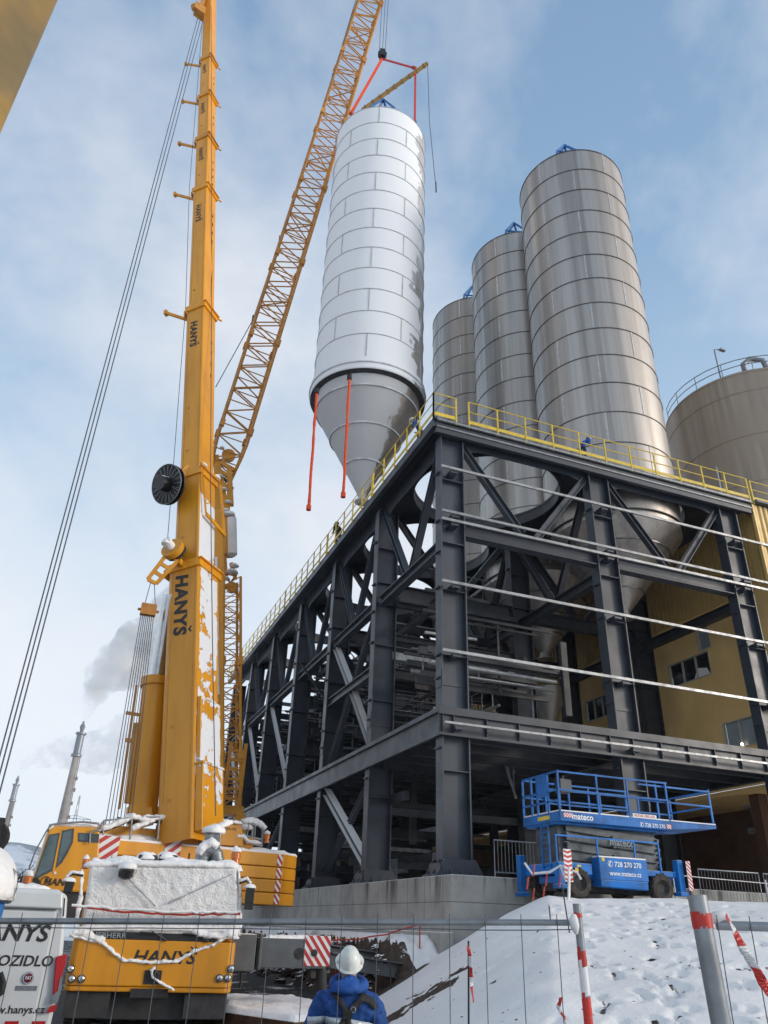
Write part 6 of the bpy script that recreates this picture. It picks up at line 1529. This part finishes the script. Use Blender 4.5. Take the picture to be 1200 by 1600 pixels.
# ================================================================ people
def skin_body(name,verts,edges,parent,mats,region,sub=2):
    """one continuous surface grown on a skeleton; verts = [(co, rx, ry)], region(co)->material index"""
    me=bpy.data.meshes.new(name); me.from_pydata([v[0] for v in verts],edges,[])
    o=bpy.data.objects.new(name,me); COL.objects.link(o)
    sk=o.modifiers.new('skin','SKIN'); sk.use_smooth_shade=True
    for i,v in enumerate(verts): sv=me.skin_vertices[0].data[i]; sv.radius=(v[1],v[2]); sv.use_root=(i==0)
    ss=o.modifiers.new('sub','SUBSURF'); ss.levels=sub; ss.render_levels=sub
    bake(o); o.data.materials.clear()
    for k in mats: o.data.materials.append(MT[k])
    for p in o.data.polygons: p.use_smooth=True; p.material_index=region(p.center)
    o.parent=parent; return o
def figure(label,loc,yaw,joints,mats,scale=1.,group=None,helmet_tilt=0,sub=2):
    """joints in metres, figure facing +y locally"""
    t=thing('person',label,'person',loc,group); Rz=Matrix.Rotation(yaw,4,'Z')
    J={k:(Rz@Vector(v[:3]))*scale for k,v in joints.items()}
    rad={'pelvis':(.15,.11),'spine':(.145,.11),'chest':(.17,.12),'necklow':(.075,.07),'neck':(.058,.058),'head':(.085,.098),'crown':(.075,.085),
         'shl':(.085,.08),'elb':(.055,.055),'wri':(.042,.04),'hand':(.042,.022),'hip':(.10,.10),'knee':(.07,.07),'ank':(.05,.055),'toe':(.045,.035)}
    order=[('pelvis',None),('spine','pelvis'),('chest','spine'),('necklow','chest'),('neck','necklow'),('head','neck'),('crown','head')]
    for s in 'LR': order+= [('shl'+s,'chest'),('elb'+s,'shl'+s),('wri'+s,'elb'+s),('hand'+s,'wri'+s),('hip'+s,'pelvis'),('knee'+s,'hip'+s),('ank'+s,'knee'+s),('toe'+s,'ank'+s)]
    idx={};V=[];E=[]
    for n,p in order:
        idx[n]=len(V); r=rad[n.rstrip('LR') if n[:-1] in rad else n]; V.append((J[n],r[0]*scale,r[1]*scale))
        if p: E.append((idx[p],idx[n]))
    hn=J['neck']; wl,wr=J['wriL'],J['wriR']; hl,hr=J['handL'],J['handR']; pv=J['pelvis']
    def region(c):
        if (c-hn).dot(J['head']-J['necklow'])>0 and (c-J['head']).length<.3*scale: return 0
        for w_,h_ in ((wl,hl),(wr,hr)):
            if (c-w_).dot(h_-w_)>0 and (c-w_).length<.2*scale: return 0
        d=(J['chest']-pv).normalized()
        if (c-pv).dot(d)<.02*scale:
            if min((c-J['ankL']).length,(c-J['ankR']).length,(c-J['toeL']).length,(c-J['toeR']).length)<.13*scale: return 3
            return 2
        return 1
    b=skin_body('body',V,E,t,mats,region,sub)
    # fingers
    for s in 'LR':
        h=J['hand'+s]; d=(h-J['wri'+s]).normalized(); sd=d.cross(Vector((0,0,1)));
        if sd.length<.2: sd=d.cross(Vector((0,1,0)))
        sd.normalize(); mb=MB()
        for k,l in enumerate((.06,.072,.068,.05)):
            o_=h+sd*(k-1.5)*.019*scale; cu=sd.cross(d)
            mb.tube([o_,o_+d*l*.5*scale,o_+d*l*.85*scale+cu*l*.45*scale],.009*scale,6,radii=[.0095*scale,.009*scale,.007*scale])
        o_=h-sd*.03*scale-d*.03*scale; mb.tube([o_,o_-sd*.03*scale+d*.02*scale,o_-sd*.035*scale+d*.05*scale],.010*scale,6)
        mb.build('fingers_hand',mats[0],t).location=(0,0,0)
    for o in list(t.children):
        if o.name.startswith('fingers'): 
            for v in o.data.vertices: v.co=v.co+Vector(t.location)
    hd=J['head']; up=(J['crown']-J['neck']).normalized(); fw=(Rz@Vector((0,1,0))); fw=(fw-up*fw.dot(up)).normalized(); sx=fw.cross(up)
    fm=MB(); c=hd+Vector(loc)
    fm.tube([c+fw*.09*scale+up*.01,c+fw*.118*scale-up*.02*scale],.014*scale,6)
    for s in(-1,1): fm.tube([c+sx*s*.085*scale,c+sx*s*.1*scale],.025*scale,8); fm.tube([c+fw*.088*scale+sx*s*.035*scale+up*.02*scale,c+fw*.096*scale+sx*s*.035*scale+up*.02*scale],.012*scale,8)
    fm.tube([c+fw*.092*scale-sx*.025*scale-up*.055*scale,c+fw*.092*scale+sx*.025*scale-up*.055*scale],.006*scale,6); fm.build('face',mats[0],t)
    return t,J,(up,fw,sx)
def helmet(t,c,up,fw,sx,r=.135,h=.155,mat='helmet',detail=True):
    mb=MB(); n=40;k=14; vs=[]
    for i in range(k+1):
        th=i/k*math.pi/2
        for j in range(n):
            a=2*math.pi*j/n; q=math.cos(th)
            rib=1+(.03*max(0,math.cos((a-math.pi/2)*8))**2*q if detail else 0)
            rx=r*.86*q*rib; ry=r*1.08*q*rib
            vs.append(c+sx*rx*math.cos(a)+fw*ry*math.sin(a)+up*h*math.sin(th))
    fs=[(i*n+j,i*n+(j+1)%n,(i+1)*n+(j+1)%n,(i+1)*n+j) for i in range(k) for j in range(n)]
    mb.add(vs,fs,0,True)
    # brim, longer at the front
    vs=[]
    for i,e in enumerate((0.0,.006,.022)):
        for j in range(n):
            a=2*math.pi*j/n; ex=e*(1+(1.9 if math.sin(a)>0 else 0)*max(0,math.sin(a))); vs.append(c+sx*(r*.86+ex)*math.cos(a)+fw*(r*1.08+ex)*math.sin(a)-up*(.0+e*.5))
    fs=[(i*n+j,i*n+(j+1)%n,(i+1)*n+(j+1)%n,(i+1)*n+j) for i in range(2) for j in range(n)]
    mb.add(vs,fs,0,True)
    # lower rear shell
    vs=[]
    for i,(dz,f) in enumerate(((0,1),(-.02,1.01),(-.038,.98))):
        for j in range(n): a=2*math.pi*j/n; vs.append(c+sx*(r*.86*f)*math.cos(a)+fw*(r*1.08*f)*math.sin(a)+up*dz)
    mb.add(vs,fs,0,True)
    o=mb.build('helmet',mat,t); 
    return o
SM={'pelvis':(0,0,.95),'spine':(0,0,1.12),'chest':(0,.0,1.34),'necklow':(0,0,1.49),'neck':(0,.01,1.55),'head':(0,.02,1.66),'crown':(0,.02,1.74),
 'shlL':(-.2,0,1.42),'elbL':(-.26,.04,1.14),'wriL':(-.2,.24,1.02),'handL':(-.17,.32,1.02),'shlR':(.2,0,1.42),'elbR':(.26,.04,1.14),'wriR':(.2,.24,1.02),'handR':(.17,.32,1.02),
 'hipL':(-.10,0,.88),'kneeL':(-.11,.03,.48),'ankL':(-.11,-.01,.09),'toeL':(-.12,.14,.04),'hipR':(.10,0,.88),'kneeR':(.11,.03,.48),'ankR':(.11,-.01,.09),'toeR':(.12,.14,.04)}
def bent(J,lean,zc=.95):
    o={}
    for k,v in J.items():
        x,y,z=v
        if z>zc or k[:3] in('elb','wri','han'): dz=z-zc; o[k]=(x,y+dz*math.sin(lean),zc+dz*math.cos(lean))
        else: o[k]=v
    return o
# workers up on the deck
w1=bent(SM,.75); w1['pelvis']=(0,-.1,.85)
q=atY(912,700,22.75)
t,J,(up,fw,sx)=figure('worker in dark blue bending behind the yellow railing on the long front roof edge',(q.x,22.85,ZTOP+.01),R(-75),w1,['skin','jacket','trouser','black'],group='workers on the roof deck',sub=1); helmet(t,J['head']+Vector(t.location)+up*.03,up,fw,sx,detail=False)
q=atX(655,690,10.75)
t,J,(up,fw,sx)=figure('worker in blue behind the railing just left of the corner column',(10.8,q.y,ZTOP+.01),R(35),bent(SM,.55),['skin','jacket','trouser','black'],group='workers on the roof deck',sub=1); helmet(t,J['head']+Vector(t.location)+up*.03,up,fw,sx,detail=False)
q=atX(528,850,10.75)
t,J,(up,fw,sx)=figure('distant worker in dark clothes at the railing halfway down the left roof edge',(10.75,q.y,ZTOP+.01),R(20),bent(SM,.3),['skin','trouser','trouser','black'],group='workers on the roof deck',sub=1); helmet(t,J['head']+Vector(t.location)+up*.03,up,fw,sx,detail=False)
# the worker in front, seen from behind, looking up
PW=atD(545,1530,7.4); zg=-.11
FJ=dict(SM); FJ.update({'necklow':(0,.01,1.46),'neck':(0,.02,1.52),'head':(0,-.015,1.63),'crown':(0,-.055,1.69),'elbL':(-.30,.02,1.13),'elbR':(.30,.02,1.13),'wriL':(-.16,.24,1.16),'handL':(-.08,.28,1.20),'wriR':(.16,.24,1.16),'handR':(.08,.28,1.20),'chest':(0,-.0,1.30),'shlL':(-.21,0,1.36),'shlR':(.21,0,1.36)})
yawf=R(-19)
t,J,(up,fw,sx)=figure('worker seen from behind in blue jacket, black harness and white helmet',(PW.x,PW.y,zg),yawf,FJ,['skin','jacket','trouser','black'])
for o in list(t.children):
    if o.name.startswith('body'): BD_=o
# thicker jacket over the body
JV=[]
Rz=Matrix.Rotation(yawf,4,'Z')
def jv(x,y,z,a,b): return (Rz@Vector((x,y,z)),a,b)
V=[jv(0,0,.86,.175,.15),jv(0,0,1.05,.185,.15),jv(0,-.01,1.25,.20,.15),jv(0,-.005,1.37,.15,.13),jv(0,0,1.45,.105,.10),jv(0,.0,1.505,.09,.085),
   jv(-.19,0,1.355,.105,.10),jv(-.275,.0,1.22,.085,.085),jv(-.30,.02,1.10,.078,.078),jv(-.17,.22,1.13,.058,.058),
   jv(.19,0,1.355,.105,.10),jv(.275,.0,1.22,.085,.085),jv(.30,.02,1.10,.078,.078),jv(.17,.22,1.13,.058,.058)]
E_=[(0,1),(1,2),(2,3),(3,4),(4,5),(3,6),(6,7),(7,8),(8,9),(3,10),(10,11),(11,12),(12,13)]
MT['fabric']=paint('blue_padded_fabric',(.008,.07,.29),.85,0,.35,5)
_t=MT['fabric'].node_tree; _p=_t.nodes['Principled BSDF']; _v=obj_vec(_t,(1,1,1.8)); _n=noise_node(_t,7,4,_v,.5,.8); bump(_t,_p,_n.outputs[0],1.0,.03)
jk=skin_body('jacket',V,E_,t,['fabric'],lambda c:0,4)
for v in jk.data.vertices:
    nrm=v.normal; v.co=v.co+nrm*.022*noise.noise(Vector((v.co.x*8+v.co.z*5,v.co.y*6,v.co.z*13)))+nrm*.010*noise.noise(v.co*24)
bv=BVHTree.FromObject(jk,bpy.context.evaluated_depsgraph_get()) if False else BVHTree.FromPolygons([v.co.copy() for v in jk.data.vertices],[tuple(p.vertices) for p in jk.data.polygons])
back=Rz@Vector((0,-1,0)); side=Rz@Vector((1,0,0))
def onback(x,z,off=.006):
    o=side*x+back*1.0+Vector((0,0,z)); h=bv.ray_cast(o,-back); 
    return (h[0]+back*off) if h[0] else None
def strip(name,pts,wd,mat,off=.006,th=.006):
    """a band laid on the back of the jacket through (x,z) points"""
    P=[]
    for a,b in zip(pts,pts[1:]):
        for k in range(12): f=k/12; P.append((a[0]+(b[0]-a[0])*f,a[1]+(b[1]-a[1])*f))
    P.append(pts[-1]); mb=MB(); vs=[]
    for i,(x,z) in enumerate(P):
        x2,z2=P[min(i+1,len(P)-1)]; x1_,z1_=P[max(i-1,0)]; dx,dz=x2-x1_,z2-z1_; L=math.hypot(dx,dz) or 1; nx,nz=-dz/L*wd/2,dx/L*wd/2
        a=onback(x-nx,z-nz,off);b=onback(x+nx,z+nz,off)
        if a is None or b is None: continue
        vs+=[a,b]
    loc=Vector(t.location); vs=[v+loc for v in vs]
    fs=[(2*i,2*i+1,2*i+3,2*i+2) for i in range(len(vs)//2-1)]
    mb.add(vs,fs,0,True); o=mb.build(name,mat,t); m=o.modifiers.new('th','SOLIDIFY'); m.thickness=th; return o
strip('reflective_band',[(-.34,1.225),(-.2,1.24),(0,1.235),(.2,1.20),(.34,1.15)],.05,'reflect',.010)
strip('harness_strap',[(.175,1.47),(.10,1.385),(.0,1.285),(-.06,1.18),(-.10,1.0)],.05,'strap',.016)
strip('harness_strap',[(-.13,1.44),(-.06,1.37),(.0,1.285),(.03,1.15),(.05,1.0)],.045,'strap',.018)
strip('harness_strap',[(.10,1.40),(.17,1.385),(.23,1.33)],.05,'strap',.016)
p=onback(.0,1.285,.03)+Vector(t.location); mb=MB(); mb.fbox(p,side*.035,Vector((0,0,.03)),back*.008); mb.build('back_plate','black',t)
p=onback(.045,1.32,.03)+Vector(t.location); mb=MB(); mb.tube([p+side*.02*math.cos(a)+Vector((0,0,.02*math.sin(a))) for a in [k*.7 for k in range(10)]],.004,6); mb.build('d_ring','galv_clean',t)
# hood bunched at the neck
mb=MB(); loc=Vector(t.location)
ring=[Rz@Vector((.125*math.cos(a),-.02+.10*math.sin(a),1.485+.035*math.sin(a))) for a in [2*math.pi*k/20 for k in range(21)]]
mb.tube([p+loc for p in ring],.045,10,radii=[.045+.012*noise.noise(p*9) for p in ring]); lump(mb,loc+Rz@Vector((0,-.10,1.43)),.13,.08,.11,seed=8,n=24,k=8,amp=.3); mb.build('hood','fabric',t)
# helmet tilted back
upH=(Rz@Vector((0,-.50,.87))).normalized(); fwH=(Rz@Vector((0,1,0))); fwH=(fwH-upH*fwH.dot(upH)).normalized(); sxH=fwH.cross(upH)
hc=J['head']+loc+upH*.02-Vector((0,0,.01))
hh=helmet(t,hc,upH,fwH,sxH,r=.107,h=.13)
mb=MB(); q=hc-fwH*.117-upH*.02; mb.fbox(q,sxH*.016,upH*.006,fwH*.004); mb.build('adjuster_knob','lampred',hh)
mb=MB()
for s in(-1,1):
    q=hc+sxH*s*.093-upH*.012; mb.tube([q,q+sxH*s*.012],.012,8)
mb.build('clip','reflect',hh)
# ================================================================ overhead yellow steel post
yp=atD(20,120,4.0); 
d0=atD(93,0,4.2); yt=thing('yellow_post','chipped yellow steel post rising past the upper left corner','post',(d0.x-.35,d0.y,-.2))
mb=MB(); pr=Plane(Vector((d0.x,d0.y,0)),-38)
mb.prism([pr.at(-.9,-.2,0),pr.at(0,-.2,0),pr.at(0,-.2,.5),pr.at(-.9,-.2,.5)],(0,0,12)); mb.prism([pr.at(-.42,2.2,-.02),pr.at(-.18,2.2,-.02),pr.at(-.05,11.5,-.02),pr.at(-.42,11.5,-.02)],-pr.e2*-.019) if False else None
mb.build('post_shaft','chipyellow',yt,bevel=.03)
mb=MB(); 
for z in (7.2,9.3): mb.box(d0.x-.75,d0.x-.5,d0.y-.3,d0.y-.1,z,z+.05)
# ================================================================ far background
def chimney(label,D,x0,y0,x1,y1,rb,rt_):
    top=atD(x0,y0,D); bz=Vector((top.x,top.y,0)); H=top.z
    t=thing('factory_chimney',label,'chimney',(top.x,top.y,0)); mb=MB()
    mb.lathe((top.x,top.y,0),[(rb,-2),(rb*.72,H*.5),(rt_*1.0,H*.80)],20); mb.build('shaft','chimney',t)
    mb=MB(); mb.lathe((top.x,top.y,0),[(rt_*.9,H*.80),(rt_*1.7,H*.803),(rt_*1.7,H*.815),(rt_*1.25,H*.82),(rt_*1.25,H*.92),(rt_*1.7,H*.925),(rt_*1.7,H*.935),(rt_*.5,H*.94),(rt_*.9,H*.97),(rt_*.45,H*.985),(rt_*.35,H)],16); mb.build('flue_head','galv_clean',t)
    mb=MB()
    for f in (.35,.48,.55,.62,.68): mb.box(top.x+rb*(1-.5*f),top.x+rb*(1-.5*f)+1.2,top.y-1,top.y+1,H*f,H*f+1.4)
    mb.tube([(top.x+rb*1.05,top.y-1,0),(top.x+rt_*1.3,top.y-1,H*.8)],.25,6); mb.build('service_ladder','chimney',t); return top
c1=chimney('taller pale factory chimney with smoke between the crane ropes and the cab',420,131,1127,0,0,2.7,1.5)
c2=chimney('shorter distant chimney with drifting smoke near the left edge',560,29,1212,0,0,2.3,1.3)
def plume(label,px,D,rad,dens,seed):
    mb=MB(); random.seed(seed)
    pts=[atD(x,y,D) for x,y in px]
    for i,(p,r) in enumerate(zip(pts,rad)):
        nxt=pts[min(i+1,len(pts)-1)]
        for k in range(5):
            q=p.lerp(nxt,k/5); rr=r+(rad[min(i+1,len(rad)-1)]-r)*k/5
            for _ in range(3 if rr>4 else 1):
                o=Vector((random.uniform(-1,1),random.uniform(-1,1),random.uniform(-1,1)))*rr*.5
                mb.lathe(q+o,[(rr*math.cos(a),rr*math.sin(a)) for a in [-math.pi/2+math.pi*j/8 for j in range(9)]],12)
    o=mb.build('smoke',[],merge=True)
    rm=o.modifiers.new('r','REMESH'); rm.mode='VOXEL'; rm.voxel_size=max(rad)*.09; rm.use_smooth_shade=True
    bake(o)
    m=bpy.data.materials.new('smoke_volume'); m.use_nodes=True; t=m.node_tree; t.nodes.remove(t.nodes['Principled BSDF'])
    v=t.nodes.new('ShaderNodeVolumePrincipled'); v.inputs['Color'].default_value=(1,1,1,1); v.inputs['Anisotropy'].default_value=.2
    g_=t.nodes.new('ShaderNodeNewGeometry'); n=noise_node(t,1.5/max(rad),8,g_.outputs['Position'],.6); t.links.new(ramp(t,n.outputs[0],.40,.66,0,dens),v.inputs['Density'])
    t.links.new(v.outputs[0],t.nodes['Material Output'].inputs['Volume']); o.data.materials.clear(); o.data.materials.append(m)
    o['kind']='stuff'; tag(o,label,'smoke')
plume('pale smoke rising from the taller chimney and drifting right behind the ropes',[(134,1124),(136,1112),(145,1088),(165,1055),(195,1035),(235,1020),(270,1000),(300,960)],420,[1.4,2.4,4.8,8,11,13,14,15],.42,1)
plume('thin grey smoke drifting right from the shorter chimney',[(31,1210),(40,1192),(65,1182),(95,1178),(130,1175),(165,1170),(200,1160)],560,[1.6,3.2,5.5,7,9,12,13],.16,2)
def pylon():
    b=atD(125,1243,700); t=thing('power_pylon','small lattice power pylon on the horizon between the chimney and the crane','pylon',(b.x,b.y,0)); H=b.z; mb=MB()
    for sx_ in(-1,1):
        for sy in(-1,1): mb.tube([(b.x+sx_*4,b.y+sy*4,0),(b.x+sx_*.4,b.y+sy*.4,H)],.22,4)
    n=9
    for k in range(n):
        z0=H*k/n;z1=H*(k+1)/n; w0=4-3.6*k/n;w1=4-3.6*(k+1)/n
        for sy in(-1,1): mb.tube([(b.x-w0,b.y+sy*w0,z0),(b.x+w1,b.y+sy*w1,z1)],.12,4); mb.tube([(b.x+w0,b.y+sy*w0,z0),(b.x-w1,b.y+sy*w1,z1)],.12,4)
    mb.build('tower','rope',t)
    for z,l in ((H*.80,12),(H*.62,13)):
        m2=MB(); m2.bar((b.x-l,b.y,z),(b.x+l,b.y,z),.5,.4); m2.bar((b.x-l,b.y,z),(b.x,b.y,z+2.4),.25,.25); m2.bar((b.x+l,b.y,z),(b.x,b.y,z+2.4),.25,.25)
        for s in(-1,-.55,.55,1): m2.tube([(b.x+s*l,b.y,z),(b.x+s*l,b.y,z-3)],.2,4)
        m2.build('cross_arm','rope',t)
pylon()
def tree(label,x,y,D,H,seed):
    random.seed(seed); b=polar(math.degrees(math.atan2(ray(x,y).x,ray(x,y).y)),D,0); t=thing('bare_tree',label,'tree',tuple(b),'frosted trees by the plain'); mb=MB(); tw=MB()
    def br(p,d,L,r,lv):
        q=p+d*L; r=max(r,.028); (mb if lv<2 else tw).tube([p,p.lerp(q,.5)+Vector((random.uniform(-.05,.05)*L,)*3),q],r,5 if lv<2 else 3,radii=[r,r*.8,r*.55],caps=False)
        if lv>=5: return
        for k in range(3 if lv<4 else 3):
            nd=(d+Vector((random.uniform(-.75,.75),random.uniform(-.75,.75),random.uniform(-.15,.55)))).normalized(); br(p.lerp(q,random.uniform(.55,1)),nd,L*random.uniform(.55,.8),r*.55,lv+1)
    br(b-Vector((0,0,1)),Vector((0,0,1)),H*.33,H*.028,0); mb.build('trunk','bark',t); tw.build('crown','bark',t)
tree('frosted bare tree nearest the left edge below the hill',6,1400,70,8.2,1)
tree('smaller frosted bare tree just left of the crane cab',34,1400,90,6.5,4)
tree('low frosted bare tree behind the beacon of the crane cab',52,1400,110,6.0,9)
# ================================================================ air
HZ=MB(); HZ.box(-5200,5200,-1600,6100,-60,130); hz_=HZ.build('haze',[])
m=bpy.data.materials.new('air'); m.use_nodes=True; t_=m.node_tree; t_.nodes.remove(t_.nodes['Principled BSDF'])
v=t_.nodes.new('ShaderNodeVolumePrincipled'); v.inputs['Color'].default_value=(.80,.88,1,1); v.inputs['Density'].default_value=.00013; v.inputs['Anisotropy'].default_value=0
t_.links.new(v.outputs[0],t_.nodes['Material Output'].inputs['Volume']); hz_.data.materials.append(m); hz_['kind']='stuff'
